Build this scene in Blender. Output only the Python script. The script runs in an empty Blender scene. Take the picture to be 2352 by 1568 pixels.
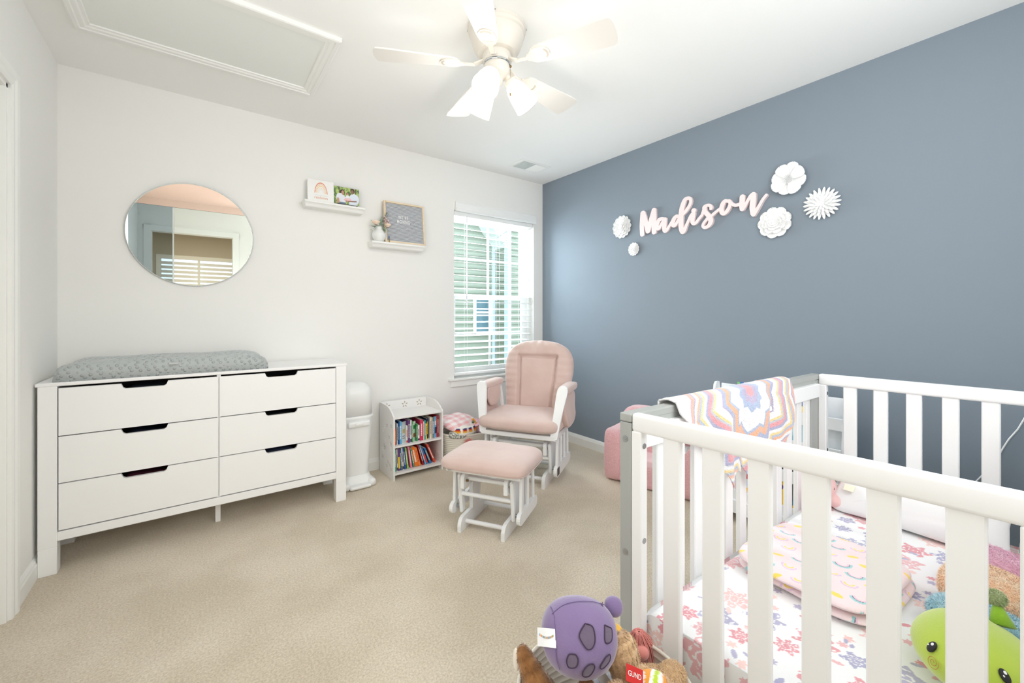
import bpy, bmesh, math, random
import numpy as np
from mathutils import Vector, Matrix, noise as mnoise

# ------------------------------------------------------------------ camera, light, exposure
SC = bpy.context.scene
COL = SC.collection
PI = math.pi
F_PX, TH, HOR, CAMZ = 956.5, 0.926131, 723.58, 1.1526
WX, BY, LX, RY, CZ = 2.711, 3.104, -0.579, -0.42, 2.44     # right wall, back wall, left wall, rear wall, ceiling

cam_d = bpy.data.cameras.new('camera')
cam = bpy.data.objects.new('camera', cam_d); COL.objects.link(cam)
cam.location = (0, 0, CAMZ)
cam.rotation_euler = (PI/2, 0, TH - PI/2)
cam_d.sensor_width = 36.0
cam_d.lens = 36.0*F_PX/2352.0
cam_d.shift_y = -(784.0-HOR)/2352.0
cam_d.clip_start = 0.02
SC.camera = cam

SC.view_settings.view_transform = 'Standard'
SC.view_settings.look = 'None'
SC.view_settings.gamma = 1.0
SC.view_settings.exposure = 0.11
SC.view_settings.use_curve_mapping = False
SC.cycles.max_bounces = 10
SC.cycles.diffuse_bounces = 6
SC.cycles.glossy_bounces = 4
SC.cycles.transmission_bounces = 6
SC.cycles.transparent_max_bounces = 8
SC.cycles.sample_clamp_indirect = 6.0
SC.cycles.caustics_reflective = False
SC.cycles.caustics_refractive = False

wd = bpy.data.worlds.new('sky'); SC.world = wd; wd.use_nodes = True
bg = wd.node_tree.nodes['Background']
bg.inputs[0].default_value = (0.80, 0.90, 1.0, 1); bg.inputs[1].default_value = 2.6

def lamp(name, kind, loc, energy, color, rot=(0,0,0), size=None, size_y=None, radius=None, spread=None):
    d = bpy.data.lights.new(name, kind); d.energy = energy; d.color = color
    if kind == 'AREA':
        d.shape = 'RECTANGLE'; d.size = size; d.size_y = size_y or size
        if spread: d.spread = spread
    if radius is not None: d.shadow_soft_size = radius
    o = bpy.data.objects.new(name, d); COL.objects.link(o); o.location = loc; o.rotation_euler = rot
    return o
# daylight entering through the window (sky above the neighbouring house, from outside)
lamp('window_daylight', 'AREA', (2.20, 3.72, 1.66), 95, (0.86,0.93,1.0), (math.radians(-74), 0, 0), 0.95, 1.1)
# unseen fill lamps added behind and beside the camera to brighten the room
lamp('ceiling_bounce_fill', 'AREA', (0.85, RY+0.22, 1.36), 4.0, (0.97,0.985,1.0), (math.radians(180),0,0), 1.9, 0.36)  # added up-facing fill, brightens the room by way of the ceiling
lamp('rear_low_fill', 'AREA', (0.05, RY+0.03, 0.76), 0.6, (0.97,0.985,1.0), (math.radians(90),0,0), 0.9, 1.05)  # added low fill panel at the rear wall, flat frontal light
lamp('left_wall_fill', 'AREA', (LX+0.03, 1.08, 1.45), 8, (0.95,0.98,1.0), (0,math.radians(-90),0), 1.4, 0.75)  # added fill panel on the left wall, no opening there
lamp('rear_wall_fill', 'AREA', (1.25, RY+0.03, 1.75), 18, (0.94,0.975,1.0), (math.radians(90),0,0), 1.25, 1.1)  # added fill panel on the rear wall, no window there

# ------------------------------------------------------------------ helpers
MATS = {}
def mat(name, color, rough=0.6, metal=0.0, spec=0.5, bump=None, sheen=0.0, noise_var=None, coat=0.0, emit=None, transmission=0.0, attr=None, ior=None):
    if name in MATS: return MATS[name]
    m = bpy.data.materials.new(name); m.use_nodes = True; MATS[name] = m
    nt = m.node_tree; b = nt.nodes['Principled BSDF']
    b.inputs['Base Color'].default_value = (*color, 1)
    b.inputs['Roughness'].default_value = rough
    b.inputs['Metallic'].default_value = metal
    b.inputs['Specular IOR Level'].default_value = spec
    if sheen: b.inputs['Sheen Weight'].default_value = sheen; b.inputs['Sheen Roughness'].default_value = 0.5
    if coat: b.inputs['Coat Weight'].default_value = coat
    if transmission: b.inputs['Transmission Weight'].default_value = transmission
    if ior: b.inputs['IOR'].default_value = ior
    if emit:
        b.inputs['Emission Color'].default_value = (*emit[0], 1); b.inputs['Emission Strength'].default_value = emit[1]
    tc = nt.nodes.new('ShaderNodeTexCoord')
    base = None
    if attr:
        a = nt.nodes.new('ShaderNodeAttribute'); a.attribute_name = attr
        nt.links.new(a.outputs['Color'], b.inputs['Base Color']); base = a.outputs['Color']
    if noise_var:   # (scale, amount, colour2)
        n = nt.nodes.new('ShaderNodeTexNoise'); n.inputs['Scale'].default_value = noise_var[0]; n.inputs['Detail'].default_value = 5
        nt.links.new(tc.outputs['Object'], n.inputs['Vector'])
        r = nt.nodes.new('ShaderNodeValToRGB'); r.color_ramp.elements[0].position = 0.5-noise_var[1]; r.color_ramp.elements[1].position = 0.5+noise_var[1]
        r.color_ramp.elements[0].color = (*noise_var[2], 1); r.color_ramp.elements[1].color = (*color, 1)
        nt.links.new(n.outputs['Fac'], r.inputs['Fac']); nt.links.new(r.outputs['Color'], b.inputs['Base Color'])
    if bump:        # (scale, strength, distance)
        n = nt.nodes.new('ShaderNodeTexNoise'); n.inputs['Scale'].default_value = bump[0]; n.inputs['Detail'].default_value = 4
        nt.links.new(tc.outputs['Object'], n.inputs['Vector'])
        bp = nt.nodes.new('ShaderNodeBump'); bp.inputs['Strength'].default_value = bump[1]; bp.inputs['Distance'].default_value = bump[2]
        nt.links.new(n.outputs['Fac'], bp.inputs['Height']); nt.links.new(bp.outputs['Normal'], b.inputs['Normal'])
    return m

def srgb(r, g, b):
    f = lambda c: (c/12.92 if c <= 0.04045 else ((c+0.055)/1.055)**2.4)
    return (f(r/255.), f(g/255.), f(b/255.))

def link_mesh(name, bm, m, parent=None, smooth=False, loc=None, rot=None):
    me = bpy.data.meshes.new(name)
    bmesh.ops.recalc_face_normals(bm, faces=bm.faces[:])
    bm.to_mesh(me); bm.free()
    ms = m if isinstance(m, (list, tuple)) else [m]
    for x in ms: me.materials.append(x)
    if smooth:
        me.polygons.foreach_set('use_smooth', [True]*len(me.polygons))
        if smooth == 'auto':
            try: me.set_sharp_from_angle(angle=math.radians(38))
            except Exception: pass
    o = bpy.data.objects.new(name, me); COL.objects.link(o)
    if parent is not None: o.parent = parent
    if loc is not None: o.location = loc
    if rot is not None: o.rotation_euler = rot
    return o
def part(name, bm, m, parent, smooth=False, label=None, loc=None, rot=None):
    o = link_mesh(name, bm, m, parent, smooth, loc, rot)
    if label: o['label'] = label
    return o
def tag(o, label, cat, group=None, kind=None):
    o['label'] = label; o['category'] = cat
    if group: o['group'] = group
    if kind: o['kind'] = kind
    return o
def thing(name, label, cat, loc=(0,0,0), rot=(0,0,0), group=None, kind=None):
    o = bpy.data.objects.new(name, None); COL.objects.link(o)
    o.empty_display_size = 0.05
    o.location = loc; o.rotation_euler = rot if isinstance(rot, (tuple, list)) else (0,0,rot)
    return tag(o, label, cat, group, kind)
def struct(name, bm, m, parent=None, smooth=False, label=None):
    o = link_mesh(name, bm, m, parent, smooth)
    if parent is None: o['kind'] = 'structure'
    if label: o['label'] = label
    return o
def copy_tree(o, parent=None):
    c = o.copy(); COL.objects.link(c)
    if parent is not None: c.parent = parent
    for ch in list(o.children): copy_tree(ch, c)
    return c

def BM(): return bmesh.new()
def xf(bm, verts, M):
    bmesh.ops.transform(bm, matrix=M, verts=verts)
def box(bm, x0, x1, y0, y1, z0, z1, bev=0.0, seg=1, M=None):
    c = bmesh.ops.create_cube(bm, size=1.0)
    vs = c['verts']
    for v in vs:
        v.co.x = x0 if v.co.x < 0 else x1
        v.co.y = y0 if v.co.y < 0 else y1
        v.co.z = z0 if v.co.z < 0 else z1
    if bev > 0:
        es = list({e for v in vs for e in v.link_edges})
        r = bmesh.ops.bevel(bm, geom=es, offset=min(bev, 0.49*min(abs(x1-x0), abs(y1-y0), abs(z1-z0))), segments=seg, affect='EDGES', profile=0.5)
        vs = list({v for f in r['faces'] for v in f.verts} | {v for v in vs if v.is_valid})
    if M is not None: xf(bm, vs, M)
    return vs
def frame_of(p0, p1):
    d = Vector(p1)-Vector(p0); L = d.length
    q = d.to_track_quat('Z', 'Y')
    return Matrix.Translation(Vector(p0)) @ q.to_matrix().to_4x4(), L
def cyl(bm, p0, p1, r, r2=None, seg=16):
    M, L = frame_of(p0, p1)
    c = bmesh.ops.create_cone(bm, cap_ends=True, cap_tris=False, segments=seg, radius1=r, radius2=r if r2 is None else r2, depth=L)
    xf(bm, c['verts'], M @ Matrix.Translation((0,0,L/2)))
    return c['verts']
def bar(bm, p0, p1, w, t, up=(0,0,1), bev=0.003):
    """rectangular bar from p0 to p1; w along 'side', t along 'up'"""
    p0 = Vector(p0); p1 = Vector(p1); d = (p1-p0); L = d.length; d.normalize()
    up = Vector(up); s = d.cross(up).normalized(); u = s.cross(d).normalized()
    M = Matrix(((s.x,u.x,d.x,p0.x),(s.y,u.y,d.y,p0.y),(s.z,u.z,d.z,p0.z),(0,0,0,1)))
    return box(bm, -w/2, w/2, -t/2, t/2, 0, L, bev, 1, M)
def tube(bm, pts, r, seg=8, closed=False, taper=None):
    pts = [Vector(p) for p in pts]; n = len(pts); rings = []
    prev = None
    for i, p in enumerate(pts):
        a = pts[i-1] if (i > 0 or closed) else p; b = pts[(i+1) % n] if (i < n-1 or closed) else p
        d = (b-a).normalized()
        if prev is None:
            s = d.cross(Vector((0,0,1)));
            if s.length < 1e-3: s = d.cross(Vector((1,0,0)))
        else:
            s = prev - d*prev.dot(d)
        s.normalize(); prev = s; t = d.cross(s)
        rr = r if taper is None else r*taper[i]
        rings.append([bm.verts.new(p + (s*math.cos(2*PI*k/seg)+t*math.sin(2*PI*k/seg))*rr) for k in range(seg)])
    for i in range(n if closed else n-1):
        A = rings[i]; B = rings[(i+1) % n]
        for k in range(seg): bm.faces.new((A[k], A[(k+1)%seg], B[(k+1)%seg], B[k]))
    if not closed:
        bm.faces.new(rings[0][::-1]); bm.faces.new(rings[-1])
    return rings
def lathe(bm, prof, seg=32, M=None, sx=1.0, sy=1.0, a0=0, a1=2*PI):
    full = abs(a1-a0-2*PI) < 1e-6
    n = seg if full else seg+1
    rings = []
    for r, z in prof:
        if r < 1e-6: rings.append([bm.verts.new((0,0,z))])
        else: rings.append([bm.verts.new((r*sx*math.cos(a0+(a1-a0)*k/seg), r*sy*math.sin(a0+(a1-a0)*k/seg), z)) for k in range(n)])
    for A, B in zip(rings, rings[1:]):
        for k in range(seg):
            k2 = (k+1) % n
            if len(A) == 1 and len(B) == 1: continue
            if len(A) == 1: bm.faces.new((A[0], B[k2], B[k]))
            elif len(B) == 1: bm.faces.new((A[k], A[k2], B[0]))
            else: bm.faces.new((A[k], A[k2], B[k2], B[k]))
    vs = [v for R in rings for v in R]
    if M is not None: xf(bm, vs, M)
    return vs
def prism(bm, poly, h0, h1, M=None):
    """extrude a 2D polygon (x,y) from z=h0 to h1"""
    A = [bm.verts.new((x,y,h0)) for x,y in poly]; B = [bm.verts.new((x,y,h1)) for x,y in poly]
    n = len(poly)
    bm.faces.new(A[::-1]); bm.faces.new(B)
    for i in range(n): bm.faces.new((A[i], A[(i+1)%n], B[(i+1)%n], B[i]))
    if M is not None: xf(bm, A+B, M)
    return A+B
# axis frames: polygon drawn in (x,z), extruded along y ; polygon in (y,z), extruded along x
M_XZ = Matrix(((1,0,0,0),(0,0,-1,0),(0,1,0,0),(0,0,0,1)))      # (x,y,h)->(x,-h,y)
M_YZ = Matrix(((0,0,1,0),(1,0,0,0),(0,1,0,0),(0,0,0,1)))       # (x,y,h)->(h,x,y)
def superell(bm, c, rad, e1=1.0, e2=1.0, nu=28, nv=16, fn=None, M=None):
    """superellipsoid; e small = boxy.  fn(v)->v displaces"""
    def sg(x, e): return math.copysign(abs(x)**e, x)
    rows = []
    for j in range(nv+1):
        ph = -PI/2+PI*j/nv
        row = []
        cnt = 1 if j in (0, nv) else nu
        for i in range(cnt):
            t = 2*PI*i/nu
            x = sg(math.cos(ph), e1)*sg(math.cos(t), e2); y = sg(math.cos(ph), e1)*sg(math.sin(t), e2); z = sg(math.sin(ph), e1)
            if cnt == 1: x = y = 0
            v = Vector((x*rad[0], y*rad[1], z*rad[2]))
            if fn: v = fn(v)
            row.append(bm.verts.new(v+Vector(c)))
        rows.append(row)
    for A, B in zip(rows, rows[1:]):
        for k in range(nu):
            k2 = (k+1)%nu
            if len(A) == 1: bm.faces.new((A[0], B[k2], B[k]))
            elif len(B) == 1: bm.faces.new((A[k], A[k2], B[0]))
            else: bm.faces.new((A[k], A[k2], B[k2], B[k]))
    vs = [v for R in rows for v in R]
    if M is not None: xf(bm, vs, M)
    return vs
def fnoise(v, s, seed=0): return mnoise.noise(Vector((v[0]*s+seed, v[1]*s+seed*1.7, v[2]*s-seed)))
def grid_surface(bm, nu, nv, fn):
    """fn(u,v) in 0..1 -> point"""
    V = [[bm.verts.new(fn(i/nu, j/nv)) for i in range(nu+1)] for j in range(nv+1)]
    for j in range(nv):
        for i in range(nu): bm.faces.new((V[j][i], V[j][i+1], V[j+1][i+1], V[j+1][i]))
    return V
def paint(o, fn):
    """colour attribute 'col' from fn(x,y,z arrays)->(n,3) linear"""
    me = o.data; n = len(me.vertices)
    co = np.empty(n*3, dtype=np.float32); me.vertices.foreach_get('co', co); co = co.reshape(n, 3)
    c = np.ones((n, 4), dtype=np.float32); c[:, :3] = fn(co)
    a = me.color_attributes.new('col', 'FLOAT_COLOR', 'POINT'); a.data.foreach_set('color', c.ravel())
def painted_panel(name, w, h, nx, ny, fn, parent, m, t=0.002, loc=(0,0,0), rot=(0,0,0)):
    """thin panel in local x (width) z (height), facing -y, coloured per vertex by fn(u,v)->srgb triple arrays"""
    bm = BM()
    V = grid_surface(bm, nx, ny, lambda u, v: Vector((u*w-w/2, 0, v*h)))
    bnd = V[0] + [r[-1] for r in V[1:]] + V[-1][-2::-1] + [r[0] for r in V[-2:0:-1]]
    B = [bm.verts.new(v.co+Vector((0,t,0))) for v in bnd]
    n = len(bnd)
    for i in range(n): bm.faces.new((bnd[i], bnd[(i+1)%n], B[(i+1)%n], B[i]))
    bm.faces.new(B)
    o = link_mesh(name, bm, m, parent, False, loc, rot)
    def f(co):
        return fn((co[:,0]+w/2)/w, co[:,2]/h)
    paint(o, f)
    return o
def text_mesh(name, txt, size, depth, m, parent, loc, rot, spacing=1.0, align='CENTER', bold=0.0, parent_inv=None, sx=1.0):
    cu = bpy.data.curves.new(name+'_c', 'FONT'); cu.body = txt; cu.size = size; cu.extrude = depth; cu.align_x = align
    cu.space_character = spacing; cu.offset = bold; cu.resolution_u = 3
    o = bpy.data.objects.new(name+'_tmp', cu); COL.objects.link(o)
    dg = bpy.context.evaluated_depsgraph_get()
    me = bpy.data.meshes.new_from_object(o.evaluated_get(dg)); me.name = name
    bpy.data.objects.remove(o); bpy.data.curves.remove(cu)
    me.materials.clear(); me.materials.append(m)
    r = bpy.data.objects.new(name, me); COL.objects.link(r)
    r.parent = parent; r.location = loc; r.rotation_euler = rot; r.scale = (sx, 1, 1)
    return r
def fur(bm, n, L, w, seed=1, down=0.3, faces=None):
    """adds short tapering tufts on the mesh surface (same mesh)"""
    rnd = random.Random(seed)
    fs = list(faces or bm.faces); ar = [f.calc_area() for f in fs]; bm.normal_update()
    pick = rnd.choices(fs, ar, k=n)
    data = []
    for f in pick:
        vs = [v.co for v in f.verts]; ws = [rnd.random()+0.01 for _ in vs]; s = sum(ws)
        p = sum((v*(x/s) for v, x in zip(vs, ws)), Vector())
        data.append((p, f.normal.copy()))
    for p, nn in data:
        t = Vector((rnd.gauss(0,1), rnd.gauss(0,1), rnd.gauss(0,1)-down*2)); t -= nn*t.dot(nn)
        if t.length < 1e-3: t = nn.orthogonal()
        t.normalize(); s = nn.cross(t); d = (t+nn*rnd.uniform(.25,.75)).normalized(); l = L*rnd.uniform(.6,1.25); q = p+nn*(w*.5)
        a = bm.verts.new(q+s*w); b = bm.verts.new(q-s*w); c = bm.verts.new(q+d*l)
        bm.faces.new((a,b,c))

# shared materials
M_WALL = mat('wall_paint_warm_white', srgb(244,243,240), 0.9, bump=(260, 0.05, 0.002))
M_BLUE = mat('wall_paint_blue_grey', srgb(133,144,155), 0.85, bump=(260, 0.05, 0.002))
M_CEIL = mat('ceiling_paint', srgb(249,249,247), 0.95, bump=(200, 0.05, 0.002))
M_TRIM = mat('trim_white', srgb(244,244,241), 0.45, bump=(30, 0.02, 0.001))
M_WHITE = mat('painted_white_wood', srgb(248,248,248), 0.42, bump=(40, 0.03, 0.001))
M_PLAST = mat('white_plastic', srgb(243,244,243), 0.3, bump=(20, 0.01, 0.001))
M_DARK = mat('dark_void', srgb(28,28,30), 0.8, bump=(50, 0.1, 0.001))
M_STEEL = mat('bolt_steel', srgb(170,172,174), 0.35, 0.9, bump=(60, 0.05, 0.0005))
M_BRASS = mat('brass', srgb(150,125,85), 0.4, 0.9, bump=(60, 0.05, 0.0005))
M_BLACK = mat('black_plastic', srgb(18,18,20), 0.25, bump=(60, 0.02, 0.0005))
M_ATTR = mat('printed_surface', (1,1,1), 0.6, attr='col')
M_ATTR_CLOTH = mat('printed_cotton', (1,1,1), 0.9, attr='col', bump=(900, 0.25, 0.001), sheen=0.2)
# ------------------------------------------------------------------ room shell
# carpet
mc = mat('carpet_pile', srgb(212,196,170), 1.0, sheen=0.3)
nt = mc.node_tree; b = nt.nodes['Principled BSDF']; tc = nt.nodes.new('ShaderNodeTexCoord')
n1 = nt.nodes.new('ShaderNodeTexNoise'); n1.inputs['Scale'].default_value = 130; n1.inputs['Detail'].default_value = 6; n1.inputs['Roughness'].default_value = 0.75
n2 = nt.nodes.new('ShaderNodeTexNoise'); n2.inputs['Scale'].default_value = 2.6; n2.inputs['Detail'].default_value = 3
for n in (n1, n2): nt.links.new(tc.outputs['Object'], n.inputs['Vector'])
r1 = nt.nodes.new('ShaderNodeValToRGB'); r1.color_ramp.elements[0].position = 0.36; r1.color_ramp.elements[1].position = 0.62
r1.color_ramp.elements[0].color = (*srgb(206,190,166),1); r1.color_ramp.elements[1].color = (*srgb(242,230,210),1)
r2 = nt.nodes.new('ShaderNodeValToRGB'); r2.color_ramp.elements[0].position = 0.38; r2.color_ramp.elements[1].position = 0.62
r2.color_ramp.elements[0].color = (0.86,0.84,0.80,1); r2.color_ramp.elements[1].color = (1,1,1,1)
mx = nt.nodes.new('ShaderNodeMix'); mx.data_type = 'RGBA'; mx.blend_type = 'MULTIPLY'; mx.inputs[0].default_value = 1.0
nt.links.new(n1.outputs['Fac'], r1.inputs['Fac']); nt.links.new(n2.outputs['Fac'], r2.inputs['Fac'])
nt.links.new(r1.outputs['Color'], mx.inputs[6]); nt.links.new(r2.outputs['Color'], mx.inputs[7]); nt.links.new(mx.outputs[2], b.inputs['Base Color'])
bp = nt.nodes.new('ShaderNodeBump'); bp.inputs['Strength'].default_value = 0.6; bp.inputs['Distance'].default_value = 0.010
nt.links.new(n1.outputs['Fac'], bp.inputs['Height']); nt.links.new(bp.outputs['Normal'], b.inputs['Normal'])
bm = BM(); box(bm, -1.5, WX+0.1, -3.9, BY+0.1, -0.06, 0.0); struct('floor', bm, mc)
bm = BM(); box(bm, LX-0.9, WX+0.12, RY-0.12, BY+0.2, CZ, CZ+0.1); struct('ceiling', bm, M_CEIL)

# window opening in the back wall
OX0, OX1, OZ0, OZ1 = 1.722, 2.598, 0.615, 2.045
TW = 0.16
bm = BM()
box(bm, LX-0.12, OX0, BY, BY+TW, 0, CZ); box(bm, OX1, WX, BY, BY+TW, 0, CZ)
box(bm, OX0, OX1, BY, BY+TW, 0, OZ0); box(bm, OX0, OX1, BY, BY+TW, OZ1, CZ)
struct('wall_back', bm, M_WALL)
bm = BM(); box(bm, WX, WX+0.12, RY-0.12, BY+TW, 0, CZ); struct('wall_right', bm, M_BLUE)
# left wall with an opening nearer the camera than the dresser
DY1, DY0, DZ = 2.405, 1.55, 2.03
bm = BM()
box(bm, LX-0.12, LX, DY1, BY, 0, CZ); box(bm, LX-0.12, LX, RY-0.12, DY0, 0, CZ); box(bm, LX-0.12, LX, DY0, DY1, DZ, CZ)
struct('wall_left', bm, M_WALL)
bm = BM()   # jamb lining + casing
jx0, jx1 = LX-0.125, LX+0.002
box(bm, jx0, jx1, DY1-0.02, DY1+0.001, 0, DZ); box(bm, jx0, jx1, DY0-0.001, DY0+0.02, 0, DZ); box(bm, jx0, jx1, DY0, DY1, DZ-0.02, DZ)
def casing_profile(w):   # (across, out)
    return [(0,0),(0,0.012),(0.008,0.016),(w*0.45,0.014),(w*0.6,0.019),(w-0.006,0.021),(w,0.017),(w,0)]
def casing_v(bm, x, yin, sgn, z1, w=0.062, z0=0.0):
    # vertical casing on a wall at x facing +x ; grows from yin in direction sgn
    P = casing_profile(w); A = []
    for a, o_ in P: A.append((x+o_, yin+sgn*a))
    lo = [bm.verts.new((p[0], p[1], z0)) for p in A]
    hi = [bm.verts.new((p[0], p[1], z1+abs(P[i][0]))) for i, p in enumerate(A)]
    n = len(A); bm.faces.new(lo); bm.faces.new(hi[::-1])
    for i in range(n): bm.faces.new((lo[i], lo[(i+1)%n], hi[(i+1)%n], hi[i]))
casing_v(bm, LX, DY1-0.006, 1, DZ-0.006); casing_v(bm, LX, DY0+0.006, -1, DZ-0.006)
P = casing_profile(0.062)
a = [bm.verts.new((LX+o_, DY1-0.006+q, DZ-0.006+q)) for q, o_ in P]; c = [bm.verts.new((LX+o_, DY0+0.006-q, DZ-0.006+q)) for q, o_ in P]
n = len(P); bm.faces.new(a); bm.faces.new(c[::-1])
for i in range(n): bm.faces.new((a[i], a[(i+1)%n], c[(i+1)%n], c[i]))
struct('door_1', bm, M_TRIM)
# closed white door slab set in that opening
bm = BM(); box(bm, LX-0.115, LX-0.08, DY0+0.02, DY1-0.02, 0.005, DZ-0.02, 0.002)
for z0, z1 in ((0.2, 0.9), (1.0, 1.85)):
    for y0, y1 in ((DY0+0.12, DY0+0.37), (DY1-0.37, DY1-0.12)):
        box(bm, LX-0.082, LX-0.075, y0, y1, z0, z1, 0.004)
struct('door_2', bm, M_TRIM)

# rear wall with doorway, hall beyond (seen in the mirror only)
RX0, RX1 = -0.46, 0.36
bm = BM()
box(bm, LX-0.12, RX0, RY-0.12, RY, 0, CZ); box(bm, RX1, WX, RY-0.12, RY, 0, CZ); box(bm, RX0, RX1, RY-0.12, RY, 2.05, CZ)
struct('wall_rear', bm, M_WALL)
bm = BM()
for x0, x1 in ((RX0-0.065, RX0+0.005), (RX1-0.005, RX1+0.065)): box(bm, x0, x1, RY-0.14, RY+0.018, 0, 2.11, 0.003)
box(bm, RX0-0.065, RX1+0.065, RY-0.14, RY+0.0185, 2.045, 2.11, 0.003)
struct('trim_1', bm, M_TRIM)
m_hall = mat('hall_paint', srgb(205,198,185), 0.9, bump=(200,0.05,0.002))
bm = BM()   # hall walls
HY = -3.7
box(bm, -1.35, -1.25, HY, RY-0.12, 0, CZ); box(bm, 1.25, 1.35, HY, RY-0.12, 0, CZ)
hx0, hx1, hz0, hz1 = -0.55, 0.55, 0.95, 1.95
box(bm, -1.35, hx0, HY-0.1, HY, 0, CZ); box(bm, hx1, 1.35, HY-0.1, HY, 0, CZ); box(bm, hx0, hx1, HY-0.1, HY, 0, hz0); box(bm, hx0, hx1, HY-0.1, HY, hz1, CZ)
box(bm, -1.35, LX-0.12, RY-0.13, RY-0.12, 0, CZ)
struct('wall_hall', bm, m_hall)
bm = BM(); box(bm, -1.35, 1.35, HY-0.1, RY-0.12, CZ, CZ+0.08); struct('ceiling_hall', bm, M_CEIL)
bm = BM()
for x0, x1, z0, z1 in ((hx0-.07,hx0,hz0-.07,hz1+.07),(hx1,hx1+.07,hz0-.07,hz1+.07),(hx0,hx1,hz1,hz1+.07),(hx0,hx1,hz0-.07,hz0),(-.02,.02,hz0,hz1)):
    box(bm, x0, x1, HY-0.03, HY+0.02, z0, z1, 0.003)
for k in range(12): box(bm, hx0, hx1, HY-0.06, HY-0.055, hz0+0.02+k*0.08, hz0+0.075+k*0.08)
struct('window_2', bm, M_TRIM)
lamp('hall_fill', 'AREA', (0, -2.2, 2.38), 30, (1.0,0.93,0.82), (0,0,0), 0.35, 0.35)  # added fill light that brightens the hall, no fixture behind it

# baseboards
def base_prof(): return [(0,0),(0.014,0),(0.014,0.062),(0.011,0.068),(0.009,0.076),(0.004,0.086),(0.003,0.088),(0,0.088)]
def baseboard(bm, p0, p1, nrm):
    p0 = Vector(p0); p1 = Vector(p1); nrm = Vector(nrm)
    a = [bm.verts.new(p0+nrm*o_+Vector((0,0,z))) for o_, z in base_prof()]; c = [bm.verts.new(p1+nrm*o_+Vector((0,0,z))) for o_, z in base_prof()]
    n = len(a); bm.faces.new(a); bm.faces.new(c[::-1])
    for i in range(n): bm.faces.new((a[i], a[(i+1)%n], c[(i+1)%n], c[i]))
bm = BM(); baseboard(bm, (LX,BY,0), (WX,BY,0), (0,-1,0)); struct('baseboard_back', bm, M_TRIM)
bm = BM(); baseboard(bm, (WX,RY,0), (WX,BY,0), (-1,0,0)); struct('baseboard_right', bm, M_TRIM)
bm = BM(); baseboard(bm, (LX,DY1+0.058,0), (LX,BY,0), (1,0,0)); baseboard(bm, (LX,RY,0), (LX,DY0-0.058,0), (1,0,0)); struct('baseboard_left', bm, M_TRIM)
bm = BM(); baseboard(bm, (RX1+0.065,RY,0), (WX,RY,0), (0,1,0)); struct('baseboard_rear', bm, M_TRIM)

# ceiling hatch
t = thing('attic_hatch', 'white attic access panel framed by moulding on the ceiling', 'hatch', (0.045, 2.33, CZ))
bm = BM(); box(bm, -0.44, 0.44, -0.25, 0.25, -0.006, 0.03, 0.002)
part('panel', bm, mat('hatch_panel', srgb(238,240,236), 0.6, bump=(6,0.1,0.002)), t)
bm = BM()
ox, oy = 0.487, 0.305; wdt = 0.06
prof = [(0,0),(0,-0.018),(0.006,-0.021),(0.020,-0.021),(0.024,-0.017),(0.040,-0.017),(0.046,-0.012),(0.058,-0.012),(wdt,-0.006),(wdt,0)]
def ring(q, z): return [bm.verts.new((sx*(ox-q), sy*(oy-q), z)) for sx, sy in ((-1,-1),(1,-1),(1,1),(-1,1))]
R = [ring(q, z) for q, z in prof]
for A, B in zip(R, R[1:]):
    for k in range(4): bm.faces.new((A[k], A[(k+1)%4], B[(k+1)%4], B[k]))
part('frame', bm, M_TRIM, t)

# ceiling register
t = thing('ceiling_vent', 'white air register with a dark grille on the ceiling near the corner', 'vent', (2.285, 2.783, CZ))
bm = BM()
box(bm, -0.16, 0.16, -0.10, 0.10, -0.006, 0.0, 0.002); part('frame', bm, M_TRIM, t)
bm = BM()
for x in np.linspace(-0.125, 0.0, 12): box(bm, x-0.0022, x+0.0022, -0.072, 0.072, -0.0105, -0.0062)
for y in np.linspace(-0.07, 0.07, 9): box(bm, -0.127, 0.0, y-0.0012, y+0.0012, -0.0100, -0.0064)
part('grille', bm, mat('vent_grille', srgb(225,230,228), 0.5, bump=(30,0.02,0.001)), t)
bm = BM(); box(bm, -0.127, 0.003, -0.074, 0.074, -0.0066, -0.0062); part('duct_opening', bm, mat('duct_grey', srgb(110,125,122), 0.8, bump=(30,0.1,0.001)), t)
bm = BM()
for x in np.linspace(0.012, 0.125, 11):
    bar(bm, (x,-0.072,-0.008), (x,0.072,-0.008), 0.011, 0.0015, up=(0.35,0,1), bev=0)
part('louver', bm, M_TRIM, t); 
bm = BM(); box(bm, 0.105, 0.118, 0.062, 0.068, -0.016, -0.006, 0.001); part('lever', bm, M_TRIM, t)
# ------------------------------------------------------------------ window_1, blind, outside
m_vinyl = mat('vinyl_white', srgb(248,249,248), 0.35, bump=(20,0.01,0.001))
m_glass = bpy.data.materials.new('window_glass'); m_glass.use_nodes = True
nt = m_glass.node_tree; nt.nodes.clear()
o_ = nt.nodes.new('ShaderNodeOutputMaterial'); tr = nt.nodes.new('ShaderNodeBsdfTransparent'); gl = nt.nodes.new('ShaderNodeBsdfGlossy'); ms = nt.nodes.new('ShaderNodeMixShader'); fr = nt.nodes.new('ShaderNodeFresnel')
tr.inputs[0].default_value = (0.95,0.98,0.97,1); gl.inputs['Roughness'].default_value = 0.02; fr.inputs[0].default_value = 1.35
nt.links.new(fr.outputs[0], ms.inputs[0]); nt.links.new(tr.outputs[0], ms.inputs[1]); nt.links.new(gl.outputs[0], ms.inputs[2]); nt.links.new(ms.outputs[0], o_.inputs[0])
SY = BY+0.125     # sash plane
w1 = bpy.data.objects.new('window_1', None); COL.objects.link(w1); w1['kind'] = 'structure'; w1.location = (0,0,0)
bm = BM()
fy0, fy1 = SY-0.02, BY+TW
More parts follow.
